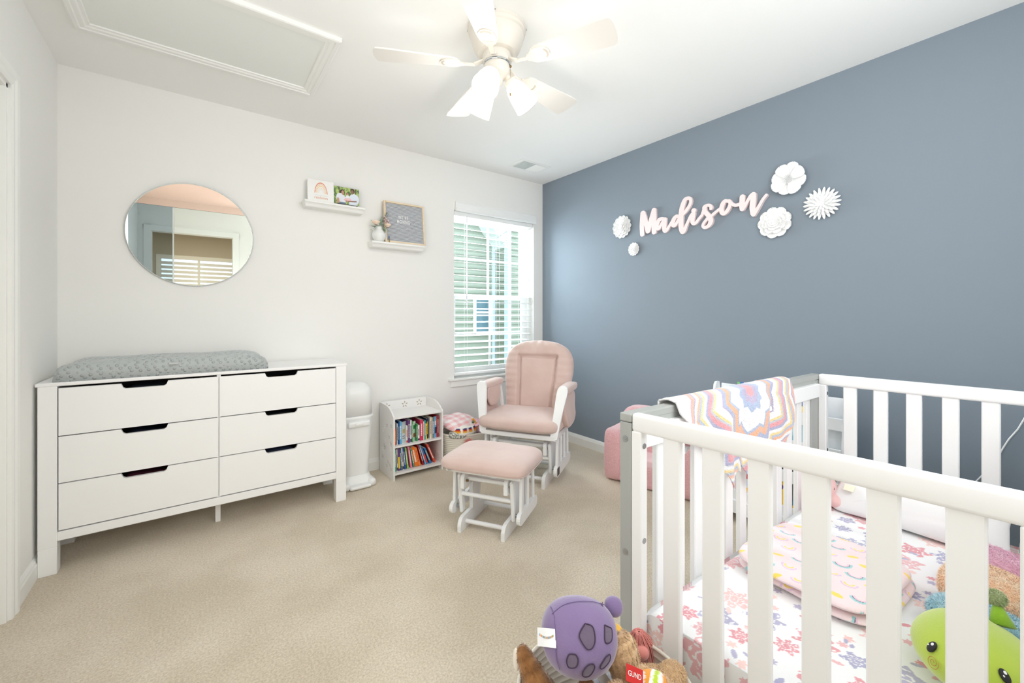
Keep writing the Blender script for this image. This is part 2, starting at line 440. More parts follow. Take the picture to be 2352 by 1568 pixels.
box(bm, OX0, OX0+0.03, fy0, fy1, OZ0, OZ1, .002); box(bm, OX1-0.03, OX1, fy0, fy1, OZ0, OZ1, .002)
box(bm, OX0, OX1, fy0, fy1, OZ1-0.03, OZ1, .002); box(bm, OX0, OX1, fy0, fy1, OZ0, OZ0+0.03, .002)
part('window_frame', bm, m_vinyl, w1)
ZM = 1.315
def sash(z0, z1, y, nm):
    bm = BM(); x0, x1 = OX0+0.03, OX1-0.03; s = 0.038
    box(bm, x0, x0+s, y, y+0.03, z0, z1, .003); box(bm, x1-s, x1, y, y+0.03, z0, z1, .003)
    box(bm, x0, x1, y-.001, y+0.031, z0, z0+s+.008, .003); box(bm, x0, x1, y-.001, y+0.031, z1-s, z1, .003)
    xm = (x0+x1)/2; zm = (z0+z1)/2+0.004
    box(bm, xm-.009, xm+.009, y+.008, y+.022, z0, z1, .002); box(bm, x0, x1, y+.0085, y+.0215, zm-.009, zm+.009, .002)
    so = part('sash', bm, m_vinyl, w1)
    bm = BM(); box(bm, x0+s, x1-s, y+.0145, y+.0155, z0+s, z1-s); part('pane', bm, m_glass, so)
sash(ZM-0.02, OZ1-0.03, SY+0.005, 'u'); sash(OZ0+0.03, ZM+0.02, SY-0.028+0.002, 'l')
bm = BM()   # stool and apron
box(bm, OX0-0.055, OX1+0.055, BY-0.035, BY+0.10, OZ0-0.014, OZ0+0.004, 0.004, 2)
box(bm, OX0-0.035, OX1+0.035, BY-0.018, BY, OZ0-0.068, OZ0-0.014, 0.004)
part('window_sill', bm, M_TRIM, w1)

t = thing('window_blind', 'white horizontal slat blind hanging in the window, slats open', 'blind', (0, BY, 0))
bm = BM()
x0, x1 = OX0+0.008, OX1-0.008
# valance stands proud of the wall
vp = [(-0.005,2.115),(-0.022,2.115),(-0.026,2.108),(-0.020,2.098),(-0.024,2.080),(-0.030,2.052),(-0.026,2.036),(-0.008,2.034)]
A = [bm.verts.new((OX0+0.008, y, z)) for y, z in vp]; B = [bm.verts.new((OX1+0.008, y, z)) for y, z in vp]; n = len(vp)
bm.faces.new(A); bm.faces.new(B[::-1])
for i in range(n): bm.faces.new((A[i], A[(i+1)%n], B[(i+1)%n], B[i]))
part('valance', bm, m_vinyl, t)
bm = BM(); box(bm, x0, x1, 0.01, 0.07, OZ1-0.045, OZ1-0.002, 0.003); part('headrail', bm, m_vinyl, t)
bm = BM(); zs = []
z = OZ1-0.085
while z > OZ0+0.075: zs.append(z); z -= 0.0578
for z in zs: bar(bm, (x0+0.003, 0.040, z), (x1-0.003, 0.040, z), 0.056, 0.003, up=(0,-0.16,1), bev=0.0008)
part('slats', bm, mat('blind_slat', srgb(250,251,251), 0.4, bump=(20,0.01,0.001)), t)
bm = BM(); box(bm, x0+0.003, x1-0.003, 0.014, 0.066, OZ0+0.022, OZ0+0.042, 0.004); part('bottom_rail', bm, m_vinyl, t)
bm = BM()
for cx in (x0+0.13, (x0+x1)/2+0.04, x1-0.13):
    for yy in (0.014, 0.066): cyl(bm, (cx, yy, OZ0+0.04), (cx, yy, OZ1-0.04), 0.0011, seg=5)
part('cord', bm, m_vinyl, t)
bm = BM(); cyl(bm, (x0+0.115, -0.0, 1.20), (x0+0.115, -0.0, OZ1-0.04), 0.0042, seg=8); part('tilt_wand', bm, mat('wand', srgb(226,228,230), 0.25, bump=(20,0.01,0.001)), t, 'auto')

# neighbouring house beyond the glass
def lap_siding(bm, p0, p1, z0, z1, nrm, step=0.115):
    p0 = Vector(p0); p1 = Vector(p1); nrm = Vector(nrm); z = z0
    while z < z1-1e-4:
        zt = min(z+step, z1)
        a = [p0+nrm*0.018+Vector((0,0,z)), p1+nrm*0.018+Vector((0,0,z)), p1+Vector((0,0,zt)), p0+Vector((0,0,zt))]
        bm.faces.new([bm.verts.new(q) for q in a])
        c = [p0+nrm*0.018+Vector((0,0,z)), p1+nrm*0.018+Vector((0,0,z)), p1+Vector((0,0,z)), p0+Vector((0,0,z))]
        bm.faces.new([bm.verts.new(q) for q in c]); z = zt
m_side = mat('siding_sage', srgb(150,158,142), 0.7, bump=(8,0.1,0.003))
m_side2 = mat('siding_pale', srgb(212,210,200), 0.7, bump=(8,0.1,0.003))
t = thing('neighbor_house', 'sage green sided house seen outside through the window blind', 'house', (0, 6.6, 0))
bm = BM(); lap_siding(bm, (2.2,0,0), (4.56,0,0), -1.2, 4.6, (0,-1,0)); box(bm, 2.2, 4.56, 0.03, 0.5, -1.2, 4.6); part('wall', bm, m_side, t)
bm = BM(); lap_siding(bm, (4.55,-0.41,0), (8.4,-0.41,0), -1.2, 5.2, (0,-1,0)); lap_siding(bm, (4.55,0.2,0), (4.55,-0.41,0), -1.2, 5.2, (-1,0,0)); box(bm, 4.57, 8.4, -0.39, 0.9, -1.2, 5.2); part('wing', bm, m_side, t)
bm = BM(); box(bm, 4.53, 4.61, -0.45, -0.33, -1.2, 5.2, .005); box(bm, 4.47, 4.53, -0.05, 0.02, -1.2, 4.6, .004); part('trim_board', bm, mat('trim_pale_blue', srgb(214,228,236), .5, bump=(20,.02,.001)), t)
bm = BM(); prism(bm, [(4.14,2.90),(4.22,2.74),(4.53,2.40),(4.53,3.3),(4.14,3.3)], -0.02, 0.40, M_XZ); part('gable', bm, mat('soffit_white', srgb(240,244,244), .5, bump=(20,.02,.001)), t)
bm = BM()
for z in (2.50,2.66,2.82): bar(bm, (4.30,-.42,z-.12), (4.52,-.42,z+.03), .012, .012)
part('rake_shadow_line', bm, mat('rake_shadow_grey', srgb(150,160,158), .6, bump=(20,.02,.001)), t)  # grey bars stand in for the shadows along the gable rake
bm = BM(); box(bm, 4.05, 4.105, -0.05, 0.0, 0.78, 1.52, .005); box(bm, 4.44, 4.475, -0.05, 0.0, 0.78, 1.52, .005); box(bm, 4.05, 4.475, -0.05, 0.0, 1.47, 1.52, .005); box(bm, 4.05, 4.475, -0.05, 0.0, 0.78, 0.83, .005); box(bm, 4.1, 4.45, -0.035, -0.005, 1.185, 1.225, .005)
fo = part('window_frame', bm, M_TRIM, t)
bm = BM(); box(bm, 4.1, 4.45, -0.020, -0.014, 0.82, 1.48); part('pane', bm, mat('dark_glass', srgb(96,128,140), 0.08, bump=(3,0.05,0.002)), fo)
bm = BM(); box(bm, -12, 22, BY+TW+0.02, 14, -1.3, -1.2); link = struct('ground', bm, mat('lawn', srgb(130,140,95), 0.95, bump=(30,0.6,0.03), noise_var=(4,0.2,srgb(110,118,80))))
# ------------------------------------------------------------------ dresser
DX0, DX1, DF, DB, DH = -0.565, 0.735, 2.70, 3.085, 0.838
t = thing('dresser', 'long white six-drawer dresser with black slot pulls against the wall', 'dresser', ((DX0+DX1)/2, (DF+DB)/2, 0))
cx, cy = (DX0+DX1)/2, (DF+DB)/2
hx, hy = (DX1-DX0)/2, (DB-DF)/2
bm = BM(); box(bm, -hx-0.007, hx+0.007, -hy-0.002, hy, DH-0.002, DH+0.014, 0.003); part('top', bm, M_WHITE, t)
bm = BM()
box(bm, -hx, -hx+0.06, -hy, hy, 0.12, DH-0.002, .002); box(bm, hx-0.06, hx, -hy, hy, 0.12, DH-0.002, .002)
box(bm, -hx+0.06, hx-0.06, hy-0.012, hy, 0.14, DH-0.002); box(bm, -hx+0.06, hx-0.06, -hy+0.002, hy, 0.145, 0.185, .002)
xm = 0.085-cx
box(bm, xm-0.009, xm+0.009, -hy+0.014, hy, 0.18, DH-0.002)
part('case', bm, M_WHITE, t)
for sx in (-1, 1):
    for y0, y1 in ((-hy, -hy+0.06), (hy-0.06, hy)):
        bm = BM(); x0, x1 = (-hx, -hx+0.06) if sx < 0 else (hx-0.06, hx)
        box(bm, x0+0.0003, x1-0.0003, y0+0.0003, y1-0.0003, 0.0, 0.121, .002); part('leg', bm, M_WHITE, t)
bm = BM(); box(bm, xm-0.012, xm+0.012, -0.05, -0.02, 0.0, 0.146, .002); part('leg', bm, M_WHITE, t)
rows = [0.192, 0.403, 0.614, DH-0.007]
for ci, (x0, x1) in enumerate(((-hx+0.064, xm-0.003), (xm+0.003, hx-0.063))):
    for ri in range(3):
        z0, z1 = rows[ri], rows[ri+1]-0.005
        # drawer front with a slot cut in its top edge (front profile polygon in x,z extruded in y)
        w = 0.165 if ci == 0 else 0.158
        c = (x0+x1)/2 + (0.0 if ci == 0 else -0.0); d = 0.024
        poly = [(x0,z0),(x1,z0),(x1,z1),(c+w/2+.004,z1),(c+w/2-.003,z1-d+.006),(c+w/2-.012,z1-d),(c-w/2+.012,z1-d),(c-w/2+.003,z1-d+.006),(c-w/2-.004,z1),(x0,z1)]
        bm = BM(); prism(bm, poly, hy-0.0005, hy-0.0185, M_XZ)
        dr = part('drawer', bm, M_WHITE, t)
        bm = BM(); box(bm, x0+0.01, x1-0.01, -hy+0.020, -hy+0.035, z0+0.01, z1-0.045, .001); box(bm, x0+0.01, x1-0.01, hy-0.04, hy-0.02, z0+0.01, z1-0.03); box(bm, x0+.01, x1-.01, -hy+.03, hy-.03, z0+.01, z0+.02)
        part('drawer_box', bm, mat('dark_lining', srgb(60,58,60), 0.8, bump=(80,0.3,0.002)), dr)
        if (ci, ri) in ((0,1),(0,2),(0,0),(1,1),(1,0)):
            bm = BM(); superell(bm, (c, 0.0, z1-0.07), (w/2, 0.14, 0.035), .5, .5, 20, 10, fn=lambda v: v+Vector((0,0,0.012*fnoise(v, 14, ci*3+ri))))
            colr = [srgb(120,50,70), srgb(50,60,90), srgb(95,110,125), srgb(70,80,110), srgb(60,60,66)][(ci*3+ri) % 5]
            part('folded_clothes', bm, mat('clothes_%d%d' % (ci, ri), colr, 0.9, bump=(60,0.5,0.004)), dr, True)

# ------------------------------------------------------------------ changing pad (dimple plush cover)
m_pad = mat('grey_dot_plush', srgb(182,188,188), 0.95, sheen=0.6)
nt = m_pad.node_tree; b = nt.nodes['Principled BSDF']
tc = nt.nodes.new('ShaderNodeTexCoord'); mp = nt.nodes.new('ShaderNodeMapping'); mp.inputs['Rotation'].default_value = (0.5, 0.6, 0.75)
vo = nt.nodes.new('ShaderNodeTexVoronoi'); vo.inputs['Scale'].default_value = 54; vo.inputs['Randomness'].default_value = 0.28
mr = nt.nodes.new('ShaderNodeMapRange'); mr.inputs['From Min'].default_value = 0.18; mr.inputs['From Max'].default_value = 0.42; mr.inputs['To Min'].default_value = 1; mr.inputs['To Max'].default_value = 0
bp = nt.nodes.new('ShaderNodeBump'); bp.inputs['Strength'].default_value = 0.75; bp.inputs['Distance'].default_value = 0.007
nt.links.new(tc.outputs['Object'], mp.inputs['Vector']); nt.links.new(mp.outputs[0], vo.inputs['Vector']); nt.links.new(vo.outputs['Distance'], mr.inputs['Value'])
nt.links.new(mr.outputs[0], bp.inputs['Height']); nt.links.new(bp.outputs['Normal'], b.inputs['Normal'])
t = thing('changing_pad', 'grey dimpled plush contoured changing pad on the left end of the dresser', 'changing pad', (-0.105, 2.895, DH+0.014), 0.0)
bm = BM()
PL, PW = 0.42, 0.185
def pad(u, v):      # cross-section with raised long sides
    pass
N, Mm = 60, 30
rowsV = []
for i in range(N+1):
    a = -1+2*i/N
    xx = a*PL; ends = (1-abs(a)**10)
    ring = []
    # cross-section loop: y from -1..1 on top (raised sides), then bottom
    for j in range(Mm):
        s = j/Mm
        if s < 0.7:
            q = -1+2*(s/0.7); y = q*PW
            edge = (1-abs(q)**7)
            z = (0.062+0.052*abs(q)**2.4)*edge**0.35+0.0
            z *= (0.35+0.65*ends**0.5)
            z += 0.003*math.sin(xx*19+q*3)*edge
        else:
            q = 1-2*((s-0.7)/0.3); y = q*PW*0.97; z = 0.0
        y *= (0.93+0.07*ends**0.6)
        ring.append(bm.verts.new((xx*(1.0-0.0*abs(q)), y, max(z, 0.0)+0.0005)))
    rowsV.append(ring)
for A, B in zip(rowsV, rowsV[1:]):
    for k in range(Mm): bm.faces.new((A[k], A[(k+1)%Mm], B[(k+1)%Mm], B[k]))
bm.faces.new(rowsV[0]); bm.faces.new(rowsV[-1][::-1])
bmesh.ops.remove_doubles(bm, verts=bm.verts[:], dist=0.0008)
part('cover', bm, m_pad, t, True)
bm = BM(); box(bm, -0.015, 0.022, -PW-0.0015, -PW+0.002, 0.052, 0.062, .0005); part('care_label', bm, mat('label_grey', srgb(196,198,198), .8, bump=(50,.1,.001)), t)

# ------------------------------------------------------------------ round mirror in three tinted pieces
t = thing('wall_mirror', 'round frameless mirror in three tinted glass pieces above the dresser', 'mirror', (-0.026, BY-0.012, 1.624), (math.radians(1.0), 0, 0))
def mirror_mat(name, tint):
    m = bpy.data.materials.new(name); m.use_nodes = True; b = m.node_tree.nodes['Principled BSDF']
    b.inputs['Base Color'].default_value = (*tint, 1); b.inputs['Metallic'].default_value = 1; b.inputs['Roughness'].default_value = 0.015
    return m
R_ = 0.297; zt = 0.150; xl = -0.092
def arc(a0, a1, n=40): return [(R_*math.cos(a0+(a1-a0)*i/n), R_*math.sin(a0+(a1-a0)*i/n)) for i in range(n+1)]
at = math.asin(zt/R_)
top = arc(at, PI-at)
aL = math.acos(xl/R_)      # angle where the vertical joint meets the circle (top: aL, bottom: -aL)
g = 0.0012
left = [(-math.sqrt(R_**2-zt**2), zt-g), ] + arc(PI-at+0.004, 2*PI-aL) + [(xl-g, zt-g)]
right = [(xl+g, zt-g)] + arc(2*PI-aL, 2*PI+at-0.004) + [(math.sqrt(R_**2-zt**2), zt-g)]
Mz = Matrix(((1,0,0,0),(0,0,-1,0),(0,1,0,0),(0,0,0,1)))
for nm, poly, tint, h in (('copper_glass', top, srgb(236,208,192), 0.004), ('smoky_glass', left, srgb(165,178,182), 0.005), ('clear_glass', right, srgb(226,230,222), 0.0045)):
    bm = BM(); vs = prism(bm, poly, -0.004, h, Mz)
    part(nm, bm, mirror_mat(nm+'_mirror', tint), t)
bm = BM(); box(bm, xl-.0035, xl+.0035, -.0075, -.0048, -math.sqrt(R_**2-xl**2)+.003, zt-.002, .001); part('joint_bevel_highlight', bm, mat('mirror_edge', srgb(225,232,228), 0.15, 0.5, bump=(40,.01,.001)), t)  # pale strip draws the bright edge highlight of the bevelled joint
bm = BM(); cyl(bm, (0, 0.004, 0), (0, 0.007, 0), R_-0.004, seg=64); part('backing', bm, M_DARK, t)
bm = BM(); tube(bm, [(R_*math.cos(2*PI*i/72), -0.003, R_*math.sin(2*PI*i/72)) for i in range(72)], 0.0022, 6, True)
part('bevel_edge', bm, mat('mirror_edge', srgb(225,232,228), 0.15, 0.5, bump=(40,.01,.001)), t, True)

# ------------------------------------------------------------------ picture ledges and what stands on them
def ledge(loc, w, label):
    t = thing('picture_ledge', label, 'shelf', loc, 0, 'white picture ledges')
    P = [(0,0),(-0.098,0),(-0.102,-0.004),(-0.102,-0.014),(-0.094,-0.018),(-0.086,-0.026),(-0.082,-0.034),(-0.078,-0.040),(-0.070,-0.042),(0,-0.042)]
    bm = BM(); A = []
    B = []
    for y, z in P:
        k = 0.012*max(0,(1-(-z/0.042)))*1.0
        A.append(bm.verts.new((-w/2-k+0.006, y, z))); B.append(bm.verts.new((w/2+k-0.006, y, z)))
    n = len(P); bm.faces.new(A); bm.faces.new(B[::-1])
    for i in range(n): bm.faces.new((A[i], A[(i+1)%n], B[(i+1)%n], B[i]))
    part('ledge', bm, M_TRIM, t)
    return t
ledge((0.752, BY, 1.918), 0.385, 'white picture ledge on the left, holding a rainbow print and a photo')
ledge((1.205, BY, 1.693), 0.405, 'white picture ledge on the right, holding a vase and a letter board')

def rainbow_fn(u, v):
    n = len(u); c = np.tile(np.array(srgb(247,246,244)), (n,1))
    x = (u-0.5)*1.0; y = (v-0.40)
    rr = np.sqrt(x**2/0.062+np.maximum(y,0)**2/0.25)
    inside = (y > 0)
    for r0, r1, col in ((.90,1.0,srgb(226,140,110)),(.76,.84,srgb(240,205,165)),(.62,.70,srgb(243,212,150)),(.46,.53,srgb(243,226,210)),(.32,.38,srgb(235,230,222))):
        m = inside & (rr > r0) & (rr < r1) & (y < 0.55); c[m] = col
    low = (y <= 0) & (y > -0.03)
    return c
t = thing('art_print', 'square white block print of a peach rainbow standing on the ledge', 'print', (0.664, BY-0.055, 1.918), (math.radians(-5), 0, 0))
o = painted_panel('printed_face', 0.165, 0.152, 90, 84, rainbow_fn, t, M_ATTR, 0.001, (0, -0.0105, 0.0))
bm = BM(); box(bm, -0.0825, 0.0825, -0.009, 0.012, 0.0, 0.152, .001); part('block', bm, M_WHITE, t)
m_peach = mat('peach_ink', srgb(226,170,140), 0.8, bump=(60,.05,.0005)); m_gink = mat('pale_grey_ink', srgb(222,222,216), 0.8, bump=(60,.05,.0005))
text_mesh('lettering', 'AFTER EVERY STORM', 0.0085, 0.0002, m_gink, t, (0, -0.0113, 0.043), (PI/2,0,0))
text_mesh('lettering', 'rainbows', 0.026, 0.0002, m_peach, t, (0, -0.0113, 0.022), (PI/2,0,0.0), sx=0.9)

def photo_fn(u, v):
    n = len(u); rs = np.random.RandomState(3)
    c = np.zeros((n,3)); 
    g1, g2, g3 = (np.array(srgb(*q)) for q in ((120,160,95),(205,222,130),(80,110,70)))
    f = np.array([mnoise.noise(Vector((a*9, b*7, 1.3))) for a, b in zip(u, v)]); f2 = np.array([mnoise.noise(Vector((a*28, b*22, 7.3))) for a, b in zip(u, v)])
    k = np.clip(f*1.2+f2*0.9+0.45, 0, 1)[:,None]; c = g3*(1-k)+g2*k; kk = np.clip(f2+0.5,0,1)[:,None]; c = c*0.6+g1*0.4*kk+c*0.4*(1-kk)
    trunk = (np.abs(u-0.22) < 0.012) | (np.abs(u-0.86) < 0.015); c[trunk] = srgb(95,85,70)
    def ell(cx, cz, rx, rz): return ((u-cx)/rx)**2+((v-cz)/rz)**2 < 1
    skin, skin2, hair = srgb(196,150,128), srgb(150,112,95), srgb(70,52,48)
    c[ell(.33,.66,.095,.20) | ell(.27,.56,.05,.16)] = hair
    c[ell(.74,.84,.085,.16)] = hair
    c[ell(.26,.36,.17,.27)] = srgb(232,234,242); c[ell(.80,.36,.20,.33)] = srgb(226,234,246); c[(np.abs(u-.75)<.16)&(v<.4)] = srgb(226,234,246)
    c[(np.abs(u-.33)<.13)&(v<.42)] = srgb(232,234,242); c[(np.abs(u-.33)<.13)&(v<.10)] = srgb(110,130,150)
    c[ell(.35,.67,.055,.13)] = skin; c[ell(.73,.78,.055,.13)] = skin2
    c[ell(.535,.62,.055,.10)] = srgb(120,90,75); c[ell(.535,.59,.043,.085)] = skin; c[ell(.53,.42,.075,.14)] = srgb(240,240,246)
    c[ell(.52,.27,.13,.10)] = srgb(238,190,196); c[ell(.6,.3,.09,.09)] = srgb(240,200,205)
    c[(np.abs(v-.20-.16*(u-.6))<.035)&(u>.55)&(u<.90)] = skin2; c[ell(.16,.16,.05,.18)] = skin; c[ell(.5,.19,.06,.05)] = skin
    return c
t = thing('family_photo', 'colour photograph of two adults and a baby outdoors in a clear frame', 'photo', (0.835, BY-0.052, 1.918), (math.radians(-6), 0, 0))
painted_panel('photograph', 0.172, 0.121, 120, 84, photo_fn, t, M_ATTR, 0.0008, (0, -0.004, 0.016))
m_acr = mat('clear_acrylic', (1,1,1), 0.05, transmission=1.0, ior=1.2, bump=(3,.01,.001))
bm = BM(); box(bm, -0.089, 0.089, -0.0028, -0.0005, 0.0, 0.14, .0005); part('frame', bm, m_acr, t)
bm = BM(); box(bm, -0.066, -0.058, -0.018, 0.03, 0.0, 0.012, .001); part('stand', bm, m_acr, t)
bm = BM(); box(bm, 0.062, 0.070, -0.018, 0.03, 0.0, 0.012, .001); part('stand', bm, m_acr, t)

# letter board
t = thing('letter_board', 'grey felt letter board with oak frame reading we\'re moving', 'letter board', (1.262, BY-0.075, 1.694), (math.radians(-7), 0, 0))
S = 0.320; wf = 0.013
m_oak = mat('pale_oak', srgb(240,221,193), 0.5, noise_var=(30,0.25,srgb(230,207,174)))
bm = BM()
for x0, x1, z0, z1 in ((-S/2,-S/2+wf,0,S),(S/2-wf,S/2,0,S),(-S/2+wf,S/2-wf,0,wf),(-S/2+wf,S/2-wf,S-wf,S)): box(bm, x0, x1, -0.010, 0.012, z0, z1, .0015)
part('frame', bm, m_oak, t)
bm = BM()
prof = []; nz = 30
for i in range(nz):
    z0 = wf+(S-2*wf)*i/nz; dz = (S-2*wf)/nz
    prof += [(z0, 0.004), (z0+dz*0.18, -0.0035), (z0+dz*0.82, -0.0035), (z0+dz*0.98, 0.004)]
A = [bm.verts.new((-S/2+wf, y, z)) for z, y in prof]; B = [bm.verts.new((S/2-wf, y, z)) for z, y in prof]
for i in range(len(prof)-1): bm.faces.new((A[i], A[i+1], B[i+1], B[i]))
part('felt', bm, mat('grey_felt', srgb(196,198,203), 0.95, bump=(400,.4,.001)), t)
m_let = mat('letter_white', srgb(250,250,250), 0.4, bump=(60,.01,.0005))
text_mesh('letters', "WE'RE", 0.036, 0.001, m_let, t, (-0.012, -0.0055, 0.192), (PI/2,0,0), 1.3, bold=0.0004, sx=0.64)
text_mesh('letters', "MOVING", 0.036, 0.001, m_let, t, (-0.012, -0.0055, 0.157), (PI/2,0,0), 1.2, bold=0.0004, sx=0.64)

# vase with two small handles + bouquet
VL = (1.062, BY-0.062, 1.694)
t = thing('vase', 'small round white ceramic vase with tiny handles on the ledge', 'vase', VL)
m_cer = mat('white_ceramic', srgb(240,241,240), 0.3, bump=(40,.03,.001))
bm = BM(); lathe(bm, [(0.0,0),(0.026,0),(0.036,0.010),(0.047,0.030),(0.050,0.048),(0.046,0.068),(0.036,0.084),(0.031,0.092),(0.033,0.102),(0.036,0.106),(0.033,0.106),(0.028,0.096),(0.03,0.088),(0.0,0.086)], 32)
part('body', bm, m_cer, t, True)
for s in (-1, 1):
    bm = BM(); tube(bm, [(s*(0.035+0.011*math.sin(a)), 0, 0.078+0.011*(1-math.cos(a))+0.0) for a in np.linspace(0, PI, 9)], 0.0042, 8); part('handle', bm, m_cer, t, True)
t = thing('bouquet', 'small faux bouquet of peach roses, pink blossoms and sage leaves in the vase', 'flowers', (VL[0], VL[1], VL[2]+0.088))
rnd = random.Random(4)
def rose(bm, c, r, seed):
    rd = random.Random(seed); c = Vector(c)
    for k in range(5):
        rr = r*(0.25+0.75*k/4); np_ = 3+k
        for i in range(np_):
            a = 2*PI*i/np_+k*0.9+rd.random()*.4; op = 0.15+0.9*k/4
            def f(u, v, a=a, rr=rr, op=op):
                w = (u-0.5)*1.5; q = a+w*(1.1-0.1*v)
                rad = rr*(0.35+0.65*math.sin(v*PI*0.6)*(0.6+0.4*op)); h = r*(1.15*v-0.35-0.35*op*v*v)
                return c+Vector((rad*math.cos(q), rad*math.sin(q), h*(1-0.15*abs(w))))
            grid_surface(bm, 6, 5, f)
m_rose = mat('peach_petal', srgb(250,226,206), 0.8, bump=(80,.1,.001)); m_pinkf = mat('dusty_pink_blossom', srgb(232,204,200), 0.8, bump=(80,.1,.001))
for (cx_, cy_, cz_, r) in ((-0.034,-0.028,0.040,0.031),(0.052,-0.030,0.030,0.026)):
    bm = BM(); rose(bm, (cx_, cy_, cz_), r, 5); part('rose', bm, m_rose, t, True)
bm = BM()
for i in range(70):
    a = rnd.uniform(-.6, 1.6); rr = rnd.uniform(.015,.05); p = Vector((0.028+rr*math.cos(a)*.8, -0.01+rnd.uniform(-.02,.02), 0.055+rr*math.sin(a)))
    bmesh.ops.create_icosphere(bm, subdivisions=1, radius=rnd.uniform(.0035,.006), matrix=Matrix.Translation(p))
part('blossoms', bm, m_pinkf, t, True)
def leaf(bm, p, d, L, w, up=(0,0,1), curl=0.2):
    p = Vector(p); d = Vector(d).normalized(); s = d.cross(Vector(up)).normalized(); n = s.cross(d)
    def f(u, v): return p+d*(L*v)+s*((u-0.5)*2*w*math.sin(PI*min(1,v**0.8)))+n*(-curl*L*v*v+0.15*w*abs(u-.5))
    grid_surface(bm, 2, 8, f)
m_leaf = mat('sage_leaf', srgb(150,170,146), 0.8, bump=(80,.2,.001)); m_leaf2 = mat('eucalyptus_leaf', srgb(112,136,124), 0.8, bump=(80,.2,.001))
bm = BM()
for p, d, L in (((0,-.01,.02),(.05,-.3,1),.085),((-.01,-.01,.01),(-1,-.3,.25),.075),((-.02,-.01,.01),(-1,-.4,-.25),.07),((-.01,-.02,.02),(-.9,-.5,.1),.06),((.01,-.03,.02),(.3,-.8,-.5),.06),((.02,-.03,.02),(.7,-.6,-.6),.06),((.0,-.02,.03),(.5,-.7,.1),.06),((.02,-.03,.02),(.15,-.7,-.9),.055),((0,-.01,.03),(.35,-.2,.9),.05),((-.02,-.0,.03),(-.7,-.1,.7),.06)):
    leaf(bm, p, d, L, 0.0095)
part('leaves', bm, m_leaf, t, True)
bm = BM()
for k in range(9):
    z = .055+.0085*k; x = .018+.005*k
    for s in (-1, 1): leaf(bm, (x, -.012, z), (s*1.0+.3, -.25, .45), .018, .0045)
tube(bm, [(.0,-.01,.0),(.018,-.012,.055),(.06,-.012,.135)], .001, 5)
part('eucalyptus_sprig', bm, m_leaf2, t, True)
bm = BM()
for a, b_ in (((0,0,-.06),(-.034,-.02,.03)),((0,0,-.06),(.05,-.02,.02)),((0,0,-.06),(.03,-.01,.06)),((0,0,-.06),(-.01,-.01,.03))): tube(bm, [a, b_], .0014, 5)
part('stem', bm, m_leaf, t)
t = thing('pen', 'short pen with a blue cap leaning on the letter board', 'pen', (1.128, BY-0.092, 1.694), (math.radians(-8),0,0))
bm = BM(); cyl(bm, (0,0,0), (0,0,0.030), 0.0028, seg=10); part('barrel', bm, mat('pen_brass', srgb(140,120,70), .4, .6, bump=(60,.01,.0005)), t)
bm = BM(); cyl(bm, (0,0,0.030), (0,0,0.046), 0.0034, seg=10); part('cap', bm, mat('blue_cap', srgb(50,100,160), .4, bump=(60,.01,.0005)), t)

# ------------------------------------------------------------------ diaper pail
t = thing('diaper_pail', 'tall white plastic diaper pail between dresser and bookcase', 'pail', (0.856, 2.955, 0), 0)
def rrect(w, d, r, n=6):
    P = []
    for cx_, cy_, a0 in ((w-r, d-r, 0), (-(w-r), d-r, PI/2), (-(w-r), -(d-r), PI), (w-r, -(d-r), 1.5*PI)):
        for i in range(n+1): a = a0+PI/2*i/n; P.append((cx_+r*math.cos(a), cy_+r*math.sin(a)))
    return P
def loft(bm, secs, cap=True):
    R = [[bm.verts.new((x*.86+ox_, y*.95+oy_, z)) for x, y in rrect(w, d, r)] for z, w, d, r, ox_, oy_ in secs]
    for A, B in zip(R, R[1:]):
        n = len(A)
        for k in range(n): bm.faces.new((A[k], A[(k+1)%n], B[(k+1)%n], B[k]))
    if cap: bm.faces.new(R[0][::-1]); bm.faces.new(R[-1])
PS=.86
bm = BM(); loft(bm, [(0.05,.098,.098,.06,0,0),(0.12,.100,.100,.06,0,0),(0.42,.122,.112,.065,0,0),(0.455,.124,.114,.065,0,0)]); part('body', bm, M_PLAST, t, 'auto')
bm = BM(); loft(bm, [(0.0,.118,.125,.05,0,0),(0.03,.116,.122,.05,0,0),(0.055,.108,.112,.055,0,0),(0.075,.100,.101,.06,0,0)]); box(bm, 0.060, 0.108, -0.15, -0.04, 0.0, 0.05, .02, 3); box(bm, -0.108, -0.060, -0.15, -0.04, 0.0, 0.05, .02, 3); part('base', bm, M_PLAST, t, 'auto')
bm = BM(); box(bm, -0.07, 0.07, -0.165, -0.09, 0.004, 0.028, .012, 3); part('pedal', bm, M_PLAST, t, 'auto')
bm = BM(); loft(bm, [(0.455,.128,.118,.065,0,0),(0.464,.130,.120,.065,0,0),(0.474,.126,.116,.065,0,0)]); part('rim', bm, M_PLAST, t, 'auto')
bm = BM(); loft(bm, [(0.474,.123,.113,.065,0,0),(0.625,.119,.108,.065,0,0),(0.655,.112,.100,.062,0,0),(0.674,.094,.082,.055,0,0),(0.686,.06,.05,.04,0,0),(0.688,.02,.02,.015,0,0)]); part('lid', bm, M_PLAST, t, True)
bm = BM(); box(bm, -0.072, 0.072, -0.128, -0.105, 0.405, 0.445, .012, 3); box(bm, -0.028, 0.028, -0.134, -0.120, 0.415, 0.437, .009, 3); part('latch', bm, M_PLAST, t, 'auto')
